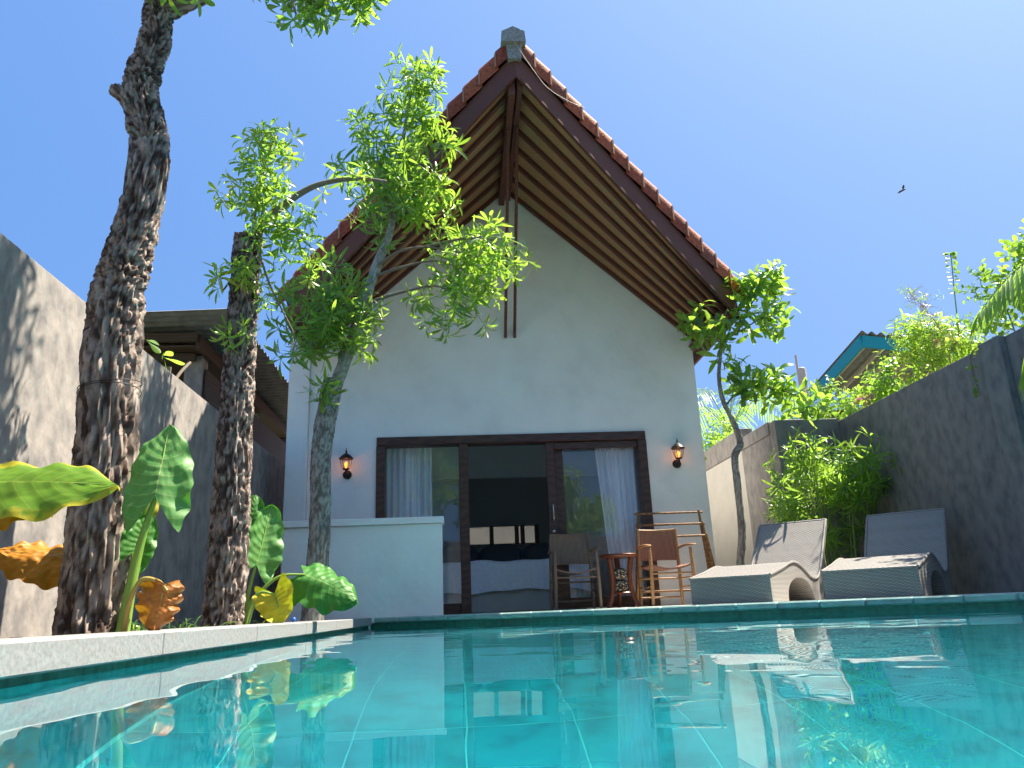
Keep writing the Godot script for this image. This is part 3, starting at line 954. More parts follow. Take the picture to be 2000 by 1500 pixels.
	var t3 := thing("garden_tree", "slimmer grey tree with a full bright crown in front of the gable", "tree", o)
	path = [Vector3(-1.215, -0.06, -6.6), Vector3(-1.19, 0.49, -6.6), Vector3(-1.18, 0.96, -6.6), Vector3(-1.19, 1.31, -6.6), Vector3(-1.165, 1.62, -6.6), Vector3(-1.12, 1.9, -6.6), Vector3(-1.10, 2.03, -6.6)]
	for k in path.size(): path[k] -= o
	part("trunk", trunk_mesh(path, [0.102, 0.092, 0.088, 0.088, 0.088, 0.090, 0.086], 23, 0.004, Color(0.11, 0.105, 0.09), Color(0.34, 0.34, 0.30), Vector2(70, 24), 48, 0.012), M.bark, t3)
	var limb := []
	for e in [[-1.09, 1.95, -6.6], [-0.98, 2.28, -6.6], [-0.84, 2.77, -6.6], [-0.72, 3.17, -6.6], [-0.62, 3.44, -6.6], [-0.56, 3.8, -6.6], [-0.5, 4.4, -6.6], [-0.4, 5.1, -6.6]]: limb.append(Vector3(e[0], e[1], e[2]) - o)
	part("limb", trunk_mesh(limb, [0.06, 0.056, 0.05, 0.045, 0.034, 0.026, 0.018, 0.008], 25, 0.002, Color(0.20, 0.19, 0.17), Color(0.40, 0.39, 0.35), Vector2(70, 24), 24, 0.02), M.bark, t3)
	for q in [[[-0.71, 3.13, -6.58], [-0.52, 3.23, -6.52], [-0.28, 3.24, -6.45], [-0.05, 3.17, -6.4], [0.28, 3.08, -6.38]], [[-0.73, 3.02, -6.58], [-0.47, 3.07, -6.5], [-0.19, 3.1, -6.45], [0.1, 2.98, -6.4]], [[-0.81, 2.75, -6.58], [-0.52, 2.81, -6.5], [-0.19, 2.84, -6.42], [0.0, 2.72, -6.4]], [[-0.6, 3.6, -6.58], [-0.7, 4.0, -6.5], [-0.74, 4.4, -6.5]], [[-0.56, 3.9, -6.58], [-0.4, 4.1, -6.55], [-0.24, 4.4, -6.55]], [[-1.0, 2.2, -6.58], [-1.1, 2.5, -6.45], [-1.3, 2.75, -6.4]], [[-0.98, 2.3, -6.58], [-0.9, 2.5, -6.4], [-0.82, 2.6, -6.3]], [[-0.28, 3.24, -6.45], [0.1, 3.3, -6.4], [0.4, 3.26, -6.38]], [[-1.2, 2.65, -6.42], [-1.4, 2.5, -6.4], [-1.45, 2.3, -6.4]]]:
		var pp := []
		for e in q: pp.append(Vector3(e[0], e[1], e[2]) - o)
		branch(t3, pp, 0.017, 0.005, M.twig)
	blobs = [[-0.38, 5.15, -6.6, 0.20, 9], [-0.40, 4.78, -6.6, 0.26, 14], [-0.72, 4.46, -6.6, 0.24, 13], [-0.30, 4.38, -6.6, 0.24, 14], [-0.74, 4.03, -6.55, 0.25, 16], [-0.43, 3.95, -6.5, 0.30, 20], [-0.62, 3.62, -6.5, 0.24, 15], [-0.20, 4.55, -6.6, 0.14, 5], [-0.22, 3.68, -6.45, 0.14, 5],
		[-0.02, 3.14, -6.4, 0.20, 8], [0.31, 3.22, -6.4, 0.22, 12], [0.47, 3.12, -6.4, 0.14, 6], [0.18, 2.93, -6.4, 0.19, 9], [-0.10, 2.70, -6.4, 0.18, 8], [0.10, 2.66, -6.4, 0.13, 5],
		[-1.30, 2.72, -6.4, 0.20, 10], [-1.08, 2.50, -6.4, 0.24, 16], [-0.88, 2.60, -6.35, 0.20, 12], [-1.36, 2.34, -6.4, 0.15, 7], [-0.94, 2.30, -6.4, 0.14, 5], [-1.14, 2.88, -6.4, 0.15, 6], [-1.12, 2.06, -6.48, 0.08, 3]]
	for b in blobs: b[0] -= o.x; b[1] -= o.y; b[2] -= o.z
	leaves_in(t3, r, blobs.slice(0, 9), sprays, [M.leaf_mid, M.leaf_lime, M.leaf_lime, M.leaf_deep, M.leaf_deep, M.leaf_cool], 0.45, 1.0)
	leaves_in(t3, r, blobs.slice(9, 15), sprays, [M.leaf_deep, M.leaf_cool, M.leaf_mid, M.leaf_deep, M.leaf_lime], -0.15, 0.95)
	leaves_in(t3, r, blobs.slice(15), sprays, [M.leaf_deep, M.leaf_cool, M.leaf_mid, M.leaf_deep, M.leaf_lime], -0.35, 0.95)
	# --- slim young tree on the right
	o = Vector3(2.93, 0.0, -8.2)
	var t4 := thing("young_tree", "slim young tree with a thin crooked stem and broad glossy leaves beside the villa corner", "tree", o)
	path = [Vector3(2.87, -0.02, -8.2), Vector3(2.92, 0.30, -8.2), Vector3(3.00, 0.75, -8.2), Vector3(3.01, 1.27, -8.2), Vector3(3.02, 1.55, -8.2), Vector3(3.10, 1.69, -8.2), Vector3(3.05, 1.93, -8.2), Vector3(2.96, 2.2, -8.2), Vector3(2.95, 2.47, -8.2), Vector3(3.0, 2.74, -8.2), Vector3(3.03, 2.92, -8.2)]
	for k in path.size(): path[k] -= o
	part("trunk", trunk_mesh(path, [0.052, 0.046, 0.042, 0.040, 0.040, 0.038, 0.030, 0.025, 0.022, 0.019, 0.016], 33, 0.0015, Color(0.16, 0.13, 0.10), Color(0.36, 0.31, 0.25), Vector2(60, 40), 20, 0.015), M.bark, t4)
	for q in [[[3.03, 2.9, -8.2], [3.23, 2.99, -8.2], [3.49, 3.14, -8.2], [3.68, 3.2, -8.2]], [[3.03, 2.9, -8.2], [3.1, 3.18, -8.2], [3.22, 3.44, -8.2], [3.3, 3.55, -8.2]], [[3.23, 2.99, -8.2], [3.4, 3.3, -8.15], [3.62, 3.56, -8.1]], [[3.03, 2.9, -8.2], [2.86, 3.0, -8.15], [2.72, 3.08, -8.1]], [[2.96, 2.1, -8.2], [3.2, 2.3, -8.15], [3.6, 2.26, -8.1], [3.9, 2.12, -8.1]], [[3.2, 2.3, -8.15], [3.16, 2.4, -8.1]]]:
		var pp := []
		for e in q: pp.append(Vector3(e[0], e[1], e[2]) - o)
		branch(t4, pp, 0.012, 0.005, M.twig)
	var broad := [twig_leaves(r, 4, 0.20, 0.058, 0.03, 0.35), twig_leaves(r, 3, 0.22, 0.06, 0.03, 0.3), twig_leaves(r, 5, 0.19, 0.055, 0.028, 0.4)]
	blobs = [[3.60, 3.54, -8.1, 0.18, 22], [3.28, 3.46, -8.15, 0.17, 20], [3.70, 3.17, -8.15, 0.14, 13], [2.76, 3.10, -8.1, 0.15, 15], [2.88, 2.94, -8.15, 0.13, 10], [3.42, 3.05, -8.15, 0.15, 13], [3.10, 3.02, -8.15, 0.13, 9], [2.95, 2.66, -8.15, 0.07, 4], [3.16, 2.38, -8.1, 0.17, 20], [3.50, 2.30, -8.1, 0.17, 20], [3.72, 2.20, -8.1, 0.14, 13], [3.93, 2.08, -8.1, 0.11, 9], [3.72, 3.6, -8.05, 0.12, 9]]
	for b in blobs: b[0] -= o.x; b[1] -= o.y; b[2] -= o.z
	leaves_in(t4, r, blobs, broad, [M.leaf_mid, M.leaf_lime, M.leaf_deep, M.leaf_deep, M.leaf_mid], 0.1, 1.0)
	var sp := [[-0.10, 0.07, 0.0, 0.08, 5]]
	leaves_in(t4, r, sp, [single(0.09, 0.035, 0.2)], [M.leaf_deep], 0.4)
	# --- fan-leaved shrub in the corner
	o = Vector3(4.05, -0.0, -8.25)
	var sh4 := thing("fan_palm_shrub", "dense bamboo-like palm shrub with fans of narrow leaves in the wall corner", "shrub", o)
	var fans := []
	for k in 4: fans.append(spray(r, 8 + k % 3, 0.25, 0.026, 1.0, 0.5, 0.10))
	for k in 13:
		var a := Vector3(r.randf_range(-0.3, 0.35), 0, r.randf_range(-0.2, 0.2))
		branch(sh4, [a, a + Vector3(a.x * 0.4, 0.6, 0), a + Vector3(a.x * 0.9, r.randf_range(1.1, 1.6), 0.05)], 0.010, 0.006, M.stalk, "cane")
	blobs = []
	for k in 32:
		var y := r.randf_range(0.5, 1.6)
		var half := 0.62 * sqrt(maxf(0.15, 1.0 - pow((y - 0.95) / 0.8, 2)))
		blobs.append([r.randf_range(-half, half), y, r.randf_range(-0.15, 0.40), 0.14, 7])
	leaves_in(sh4, r, blobs, fans, [M.leaf_mid, M.leaf_deep, M.leaf_deep, M.leaf_cool, M.leaf_deep, M.leaf_lime], 0.0, 0.85, "fan_leaf")
	make_wall_top_plants(r, sprays, small)
	make_taro()
	make_grass(r)
	# mirrored in the glass only: trees behind the photographer
	var back_spots := [[-1.6, 5.6, 4.2, 1.0], [1.0, 6.4, 4.0, 1.1], [3.6, 5.8, 3.6, 0.9]]
	for k in 3:
		var q = back_spots[k]
		o = Vector3(q[0], -0.06, q[1])
		var tb := thing("background_tree", ["leafy tree mirrored in the left door pane", "leafy tree mirrored in the middle of the glass doors", "leafy tree mirrored in the right door pane"][k], "tree", o)
		part("trunk", trunk_mesh([Vector3.ZERO, Vector3(0.05, 1.2, 0), Vector3(0, 2.6, 0.05), Vector3(0, 3.6, 0)], [0.12, 0.1, 0.08, 0.03], 50 + k, 0.006, brown, pale, Vector2(40, 12), 20, 0.04), M.bark, tb)
		var bl := []
		for j in 14: bl.append([r.randf_range(-1, 1) * q[3], q[2] + r.randf_range(-1.2, 0.9), r.randf_range(-0.7, 0.7), 0.45, 14])
		leaves_in(tb, r, bl, sprays, greens, 0.1, 1.9)

func heart(ln: float, wd: float, lobe: float, wave: float, cup: float, bend: float, sd: float, crumple: float) -> ArrayMesh:
	var cn := FastNoiseLite.new()
	cn.seed = int(sd * 10.0) + 1; cn.frequency = 1.0; cn.fractal_octaves = 3
	# taro blade: stalk joins at the origin, tip along +y, upper side +z
	var b := MB.new()
	b.grid(40, 52, func(u, v):
		var s: float = u * 2.0 - 1.0
		var y: float = lerpf(-lobe * (1.0 - 0.75 * pow(1.0 - absf(s), 2.0)) * (0.55 + 0.45 * absf(s)), ln, v)
		var w: float = wd * 0.5 * pow(maxf(0.0, sin(PI * clampf(0.20 + 0.80 * v, 0.0, 1.0))), 0.56) * (1.0 + 0.025 * wave * sin(v * 31.0 + sd * 3.0) * absf(s))
		var x: float = s * w
		var vein: float = 0.013 * wd * absf(sin((v * 9.0 - absf(s) * 2.75) * PI)) * (1.0 - absf(s) * 0.3)
		var z: float = cup * wd * s * s + wave * (0.05 * sin(v * 13.0 + s * 2.0 + sd) + 0.035 * sin(v * 29.0 - s * 3.0 + sd * 2.0)) * s * s * wd + vein - bend * y * y / maxf(ln, 0.01) + 0.02 * wd * sin(v * 5.0 + sd * 2.0 + s * 4.0) + crumple * wd * cn.get_noise_2d(s * 2.2, v * 3.2)
		return Vector3(x, y, z))
	return b.mesh()

func blade_at(o: Vector3, base: Vector3, tip: Vector3, face: Vector3) -> Transform3D:
	var y := (tip - base).normalized()
	var x := y.cross(face).normalized()
	return Transform3D(Basis(x, y, x.cross(y)), base - o)

func taro_leaf(p: Node3D, o: Vector3, base: Vector3, tip: Vector3, face: Vector3, wd: float, lobe: float, wave: float, cup: float, bend: float, sd: float, m: Material, called := "leaf_blade"):
	var lf := part(called, heart(base.distance_to(tip), wd, lobe, wave, cup, bend, sd, 0.05 if m == M.taro_dry or m == M.taro_brown else 0.012), m, p, blade_at(o, base, tip, face))
	var mid := MB.new()
	var ln := base.distance_to(tip)
	var pts := []
	var rad := []
	for k in 13:
		var t := float(k) / 12
		pts.append(Vector3(0, ln * t * 0.97, -bend * ln * t * t - 0.002)); rad.append(lerpf(0.007, 0.001, t) * clampf(wd / 0.25, 0.5, 1.2))
	mid.tube(pts, rad, 6)
	part("midrib", mid, M.stalk if m != M.taro_dry and m != M.taro_brown else M.stalk_dry, lf)

func make_taro():
	# plant by the nearest trunk
	var o := Vector3(-1.22, -0.03, -3.0)
	var p := thing("taro_plant", "big-leaved taro with one tall upright leaf and dry orange leaves by the nearest trunk", "plant", o)
	taro_leaf(p, o, Vector3(-1.145, 0.50, -2.98), Vector3(-1.15, 0.785, -3.05), Vector3(0.1, -0.2, 1), 0.245, 0.15, 1.0, -0.10, 0.05, 0.4, M.taro_pale)
	taro_leaf(p, o, Vector3(-1.36, 0.50, -3.28), Vector3(-1.37, 0.76, -3.36), Vector3(0.4, 0.1, 1), 0.22, 0.12, 0.8, 0.05, 0.1, 2.4, M.taro_lime)
	taro_leaf(p, o, Vector3(-1.245, 0.30, -3.08), Vector3(-1.215, 0.44, -3.12), Vector3(0.4, 0.0, 1), 0.14, 0.09, 0.8, 0.05, 0.1, 1.4, M.taro_green)
	branch(p, [Vector3(-1.23, -0.04, -3.0) - o, Vector3(-1.215, 0.15, -3.0) - o, Vector3(-1.19, 0.33, -3.0) - o, Vector3(-1.145, 0.50, -2.985) - o], 0.026, 0.008, M.stalk, "stalk")
	branch(p, [Vector3(-1.25, -0.04, -3.05) - o, Vector3(-1.26, 0.25, -3.12) - o, Vector3(-1.36, 0.50, -3.28) - o], 0.018, 0.008, M.stalk, "stalk")
	branch(p, [Vector3(-1.21, -0.02, -2.97) - o, Vector3(-1.195, 0.09, -2.95) - o, Vector3(-1.16, 0.175, -2.95) - o, Vector3(-1.10, 0.17, -2.95) - o, Vector3(-1.065, 0.135, -2.95) - o], 0.011, 0.006, M.stalk_dry, "stalk")
	taro_leaf(p, o, Vector3(-1.075, 0.155, -2.95), Vector3(-1.095, -0.005, -2.94), Vector3(0.5, 0.1, 1), 0.15, 0.03, 3.2, -0.35, 0.05, 0.9, M.taro_brown, "dry_leaf")
	branch(p, [Vector3(-1.30, -0.03, -3.22) - o, Vector3(-1.42, 0.14, -3.30) - o, Vector3(-1.52, 0.27, -3.29) - o], 0.012, 0.006, M.stalk_dry, "stalk")
	taro_leaf(p, o, Vector3(-1.545, 0.275, -3.27), Vector3(-1.815, 0.345, -3.18), Vector3(0.25, 0.75, 1), 0.21, 0.02, 1.5, -0.25, 0.1, 3.1, M.taro_dry, "dry_leaf")
	# leaf reaching in from the left
	o = Vector3(-1.62, -0.03, -2.2)
	p = thing("taro_plant", "taro with a broad sunlit lime green leaf reaching in at the left edge", "plant", o)
	taro_leaf(p, o, Vector3(-1.46, 0.425, -2.32), Vector3(-1.015, 0.455, -2.28), Vector3(-0.05, 0.85, 1), 0.27, 0.10, 1.0, -0.12, 0.12, 0.2, M.taro_lime)
	taro_leaf(p, o, Vector3(-1.47, 0.34, -2.34), Vector3(-1.21, 0.385, -2.34), Vector3(0, 1.6, 1), 0.12, 0.03, 2.0, -0.2, 0.1, 1.2, M.taro_dry, "dry_leaf")
	branch(p, [Vector3(-1.62, -0.04, -2.2) - o, Vector3(-1.60, 0.3, -2.25) - o, Vector3(-1.46, 0.425, -2.32) - o], 0.02, 0.008, M.stalk, "stalk")
	# plant by the middle trunk
	o = Vector3(-1.31, -0.03, -4.9)
	p = thing("taro_plant", "taro with a drooping dark green leaf and a yellow leaf by the middle trunk", "plant", o)
	taro_leaf(p, o, Vector3(-1.245, 0.36, -4.88), Vector3(-1.175, 0.715, -4.95), Vector3(0.75, 0.0, 0.8), 0.27, 0.12, 1.0, 0.10, 0.08, 1.0, M.taro_pale)
	taro_leaf(p, o, Vector3(-1.36, 0.55, -5.1), Vector3(-1.34, 0.82, -5.15), Vector3(0.3, 0.1, 1), 0.2, 0.10, 1.0, 0.05, 0.1, 2.0, M.taro_green)
	taro_leaf(p, o, Vector3(-0.965, 0.275, -4.98), Vector3(-0.645, 0.145, -4.9), Vector3(0.15, 0.75, 1), 0.33, 0.12, 1.3, -0.22, 0.12, 0.0, M.taro_green)
	taro_leaf(p, o, Vector3(-1.12, 0.16, -4.85), Vector3(-1.05, -0.005, -4.78), Vector3(-0.2, 0.3, 1), 0.24, 0.10, 1.2, 0.1, 0.02, 2.0, M.taro_yellow)
	for q in [[[-1.31, -0.04, -4.9], [-1.29, 0.17, -4.9], [-1.245, 0.36, -4.88]], [[-1.33, -0.04, -4.95], [-1.37, 0.3, -5.0], [-1.36, 0.55, -5.1]], [[-1.3, -0.04, -4.9], [-1.24, 0.15, -4.9], [-1.12, 0.27, -4.93], [-0.965, 0.28, -4.98]], [[-1.3, -0.03, -4.87], [-1.26, 0.12, -4.86], [-1.2, 0.18, -4.85], [-1.12, 0.16, -4.85]]]:
		var pp := []
		for e in q: pp.append(Vector3(e[0], e[1], e[2]) - o)
		branch(p, pp, 0.016, 0.006, M.stalk, "stalk")
	var ball := MB.new()
	ball.lathe([Vector2(0.0, -0.018), Vector2(0.010, -0.015), Vector2(0.017, -0.006), Vector2(0.018, 0.003), Vector2(0.012, 0.013), Vector2(0.006, 0.018), Vector2(0.0, 0.018)], 14)
	var kb := part("sprinkler_cap", ball, M.blue, self, Transform3D(Basis.IDENTITY, Vector3(-1.16, 0.014, -5.6)))
	tag(kb, "tiny blue plastic knob on the planting bed beside the yellow leaf", "knob")
	var stem := MB.new()
	stem.tube([Vector3(0, -0.06, 0), Vector3(0, -0.016, 0)], [0.006, 0.006], 8)
	part("stem", stem, M.black_metal, kb)

func make_grass(r: RandomNumberGenerator):
	var b := MB.new()
	for k in 110:
		var c := Vector3(r.randf_range(-1.62, -1.27), -0.03, r.randf_range(-4.7, -3.4)) if k < 80 else Vector3(r.randf_range(-2.2, -1.3), -0.03, r.randf_range(-6.4, -3.2))
		var d := Vector3(r.randf_range(-1, 1), r.randf_range(0.7, 1.6), r.randf_range(-1, 1)).normalized()
		leaflet(b, c, d, Vector3(0.1, 1, 0.3).normalized(), r.randf_range(0.08, 0.2), 0.007, 0.5, 4, 0.1)
	var g := part("grass_tufts", b, M.leaf_mid)
	g.set_meta("kind", "stuff")
	tag(g, "thin tufts of grass and weeds at the foot of the trunks", "grass")

func frond(parent: Node, pts: Array, n: int, ln: float, m: Array, r: RandomNumberGenerator, droop := 0.5):
	# palm leaf: a rib with pinnae on both sides
	var c := curve(pts, n)
	var b := MB.new()
	var rad := []
	for k in n + 1: rad.append(lerpf(0.012, 0.003, float(k) / n))
	b.tube(c, rad, 6)
	var rib := part("frond", b, M.stalk, parent)
	var q := MB.new()
	for k in range(2, n):
		var d: Vector3 = (c[k + 1] - c[k - 1]).normalized()
		var side := d.cross(Vector3.UP).normalized()
		for s in [-1.0, 1.0]:
			var l: float = ln * sin(PI * (0.12 + 0.80 * k / n)) * r.randf_range(0.85, 1.1)
			leaflet(q, c[k], (side * s * 0.8 + d * 0.75 + Vector3.UP * r.randf_range(-0.25, 0.15)).normalized(), Vector3.UP, l, 0.026, droop * r.randf_range(0.6, 1.2), 6, 0.3)
	part("leaflets", q, m[r.randi() % m.size()], rib)

func make_wall_top_plants(r: RandomNumberGenerator, sprays: Array, small: Array):
	var tiny := [twig_leaves(r, 6, 0.055, 0.032, 0.022, 0.2), twig_leaves(r, 7, 0.06, 0.034, 0.02, 0.3), twig_leaves(r, 5, 0.05, 0.03, 0.022, 0.1)]
	var lone := [single(0.055, 0.034, 0.25, 0.008), single(0.065, 0.036, 0.3, 0.01), single(0.045, 0.03, 0.1, 0.008)]
	var narrow := [twig_leaves(r, 7, 0.11, 0.016, 0.02, 0.4), twig_leaves(r, 8, 0.12, 0.016, 0.018, 0.5), twig_leaves(r, 6, 0.10, 0.016, 0.02, 0.3)]
	# each bush roots on the far side of the wall
	var specs := [
		["golden_shrub", "golden yellow narrow-leaved shrub spilling over the wall below the upright shoot", [4.95, -7.2], [[0, 2.30, 0.2, 0.26, 60], [-0.08, 2.55, -0.1, 0.26, 60], [0.0, 2.30, -0.35, 0.24, 45], [-0.05, 2.72, -0.4, 0.16, 28], [-0.05, 2.2, 0.55, 0.16, 40]], narrow, [M.leaf_gold, M.leaf_yellow, M.leaf_lime, M.leaf_gold]],
		["flowering_shrub", "green bougainvillea with pink flowers on the wall by the teal roof", [4.95, -8.4], [[-0.05, 2.28, 0.2, 0.18, 45], [0.0, 2.3, -0.2, 0.22, 55], [0.0, 2.22, -0.6, 0.20, 45], [-0.05, 2.45, 0.3, 0.12, 20]], tiny, [M.leaf_mid, M.leaf_deep, M.leaf_lime]],
		["leafy_shrub", "dark green leafy shrub behind the wall corner under the white pipe", [4.7, -9.6], [[0.0, 2.3, 0.1, 0.25, 60], [0.2, 2.5, 0.0, 0.25, 50], [-0.3, 2.2, 0.1, 0.2, 40], [0.45, 2.35, 0.15, 0.2, 40]], tiny, [M.leaf_deep, M.leaf_mid, M.leaf_cool]],
		["creeper", "leafy creeper with round leaves at the right edge under the palm fronds", [4.92, -6.0], [[-0.05, 2.62, -0.1, 0.22, 45], [-0.05, 2.4, 0.1, 0.24, 60], [0.0, 2.75, 0.25, 0.22, 45], [-0.05, 2.3, -0.35, 0.18, 35], [0, 2.5, 0.5, 0.3, 60]], tiny, [M.leaf_mid, M.leaf_lime, M.leaf_gold, M.leaf_deep]],
		["passage_shrub", "bright green shrub rising behind the passage wall next to the villa", [4.3, -12.2], [[0.0, 2.4, 0.0, 0.35, 70], [-0.3, 2.3, 0.4, 0.3, 60], [0.1, 2.7, -0.3, 0.3, 50]], tiny, [M.leaf_mid, M.leaf_lime, M.leaf_deep]]]
	for s in specs:
		var o := Vector3(s[2][0], -0.06, s[2][1])
		var t := thing(s[0], s[1], "shrub", o)
		for b in s[3]:
			branch(t, [Vector3(0, 0, 0), Vector3(b[0] * 0.3 + 0.05, 1.2, b[2] * 0.4), Vector3(b[0], b[1] - 0.1, b[2])], 0.014, 0.005, M.twig)
			b[1] += 0.06
		leaves_in(t, r, s[3], s[4], s[5], 0.3, 1.25)
		if s[0] == "flowering_shrub":
			for f in [[-0.30, 2.25, 0.12], [-0.29, 2.29, 0.02], [-0.31, 2.22, 0.2], [-0.24, 2.30, 0.9], [-0.28, 2.24, -0.05], [-0.24, 2.34, 0.75], [-0.26, 2.42, 1.55], [-0.22, 2.38, 1.68]]:
				for k in 5: part("flower", spray(r, 3, 0.05, 0.044, 0.8, 0.1, 0.01), M.petal, t, aim(Vector3(f[0], f[1], f[2]) + rand_dir(r) * 0.04, rand_dir(r), 0, 1.0))
	# single upright shoot
	var o2 := Vector3(4.95, -0.06, -6.85)
	var up := thing("climbing_shoot", "single upright leafy shoot standing against the sky above the right wall", "plant", o2)
	var st := curve([Vector3(0, 0, 0), Vector3(-0.03, 1.2, 0), Vector3(-0.08, 2.2, 0.05), Vector3(-0.10, 2.8, 0.15), Vector3(-0.10, 3.22, 0.22), Vector3(-0.14, 3.26, 0.25)], 60)
	var rad := []
	for k in 61: rad.append(lerpf(0.009, 0.003, k / 60.0))
	var sb := MB.new()
	sb.tube(st, rad, 6)
	part("stem", sb, M.stalk, up)
	for k in range(38, 60):
		for s in [-1.0, 1.0]:
			part("leaf", lone[k % 3], [M.leaf_cool, M.leaf_deep, M.leaf_mid][k % 3], up, aim(st[k], Vector3(s * 0.9, -0.1, r.randf_range(-0.5, 0.5)), r.randf(), r.randf_range(0.95, 1.3)))
	# dry pinkish spray of twigs
	var o3 := Vector3(4.95, -0.06, -7.1)
	var dry := thing("dry_branch", "sparse pinkish dry branch leaning left above the golden shrub", "plant", o3)
	branch(dry, [Vector3.ZERO, Vector3(0, 1.5, 0), Vector3(-0.05, 2.5, 0.05), Vector3(-0.08, 2.9, -0.1), Vector3(-0.1, 3.2, -0.3)], 0.010, 0.003, M.twig_pink)
	for k in 34:
		var y := r.randf_range(2.65, 3.15)
		var f := (y - 2.5) / 0.7
		var a := Vector3(-0.05 - 0.05 * f, y, 0.05 - 0.35 * f)
		branch(dry, [a, a + rand_dir(r) * 0.06 + Vector3(0, 0.04, 0), a + rand_dir(r) * 0.14 + Vector3(0, 0.08, 0)], 0.0025, 0.0012, M.twig_pink, "twig")
	leaves_in(dry, r, [[-0.08, 2.9, -0.1, 0.2, 14], [-0.1, 3.2, -0.3, 0.08, 5]], narrow, [M.leaf_gold, M.leaf_yellow], 0.0, 0.6)
	# hanging creeper tail
	var o4 := Vector3(4.88, -0.06, -6.2)
	var tail := thing("hanging_creeper", "dark creeper tail hanging down the wall face at the right edge", "plant", o4)
	var tc := curve([Vector3(0.05, 2.3, 0), Vector3(-0.1, 2.22, 0.0), Vector3(-0.36, 2.1, 0.03), Vector3(-0.37, 1.9, 0), Vector3(-0.36, 1.7, 0.02)], 40)
	sb = MB.new()
	sb.tube(tc, _same(0.004, 41), 5)
	part("stem", sb, M.twig, tail)
	for k in range(6, 40):
		part("leaf", lone[k % 3], [M.leaf_deep, M.leaf_cool][k % 2], tail, aim(tc[k], rand_dir(r) + Vector3(-0.3, -0.4, 0.2), r.randf() * TAU, r.randf_range(0.8, 1.15)))
	# coconut palm leaning in at the right
	var o5 := Vector3(5.46, -0.06, -4.4)
	var palm := thing("coconut_palm", "coconut palm with yellow green fronds arching in at the right edge", "tree", o5)
	part("trunk", trunk_mesh([Vector3.ZERO, Vector3(0.05, 1.0, 0), Vector3(-0.1, 2.3, 0), Vector3(-0.15, 2.75, 0)], [0.14, 0.11, 0.10, 0.06], 61, 0.003, brown_tone(), Color(0.3, 0.27, 0.23), Vector2(10, 40), 24, 0.03), M.bark, palm)
	for f in [[[-0.15, 2.7, 0], [-0.9, 2.58, -0.05], [-1.4, 2.34, -0.1], [-1.75, 2.10, -0.15], [-2.0, 1.84, -0.2]], [[-0.15, 2.7, 0], [-0.9, 2.45, 0.0], [-1.35, 2.12, -0.05], [-1.65, 1.75, -0.1], [-1.82, 1.42, -0.1]], [[-0.15, 2.72, 0], [-0.5, 3.2, 0.3], [-0.9, 3.4, 0.7], [-1.3, 3.2, 1.2]], [[-0.15, 2.72, 0], [0.3, 3.2, -0.4], [0.7, 3.3, -0.9], [1.2, 3.0, -1.3]], [[-0.15, 2.72, 0], [0.2, 3.1, 0.5], [0.6, 3.2, 1.1], [0.9, 2.9, 1.6]]]:
		var pp := []
		for e in f: pp.append(Vector3(e[0], e[1], e[2]))
		frond(palm, pp, 34, 0.34, [M.leaf_gold, M.leaf_lime], r, 0.8)
	# palm seen between the villa and the wall
	var o6 := Vector3(5.3, -0.06, -14.5)
	var p2 := thing("coconut_palm", "distant dark palm fronds between the villa corner and the passage wall", "tree", o6)
	part("trunk", trunk_mesh([Vector3.ZERO, Vector3(0.1, 1.5, 0), Vector3(0.0, 3.3, 0)], [0.14, 0.11, 0.09], 62, 0.003, brown_tone(), Color(0.3, 0.27, 0.23), Vector2(10, 40), 20, 0.05), M.bark, p2)
	for k in 9:
		var a := TAU * k / 9.0 + 0.3
		var d := Vector3(cos(a), 0, sin(a))
		frond(p2, [Vector3(0, 3.3, 0), d * 0.6 + Vector3(0, 3.9, 0), d * 1.2 + Vector3(0, 3.9, 0), d * 1.8 + Vector3(0, 3.3, 0)], 26, 0.55, [M.leaf_deep, M.leaf_cool], r, 0.6)

func brown_tone() -> Color:
	return Color(0.12, 0.09, 0.07)

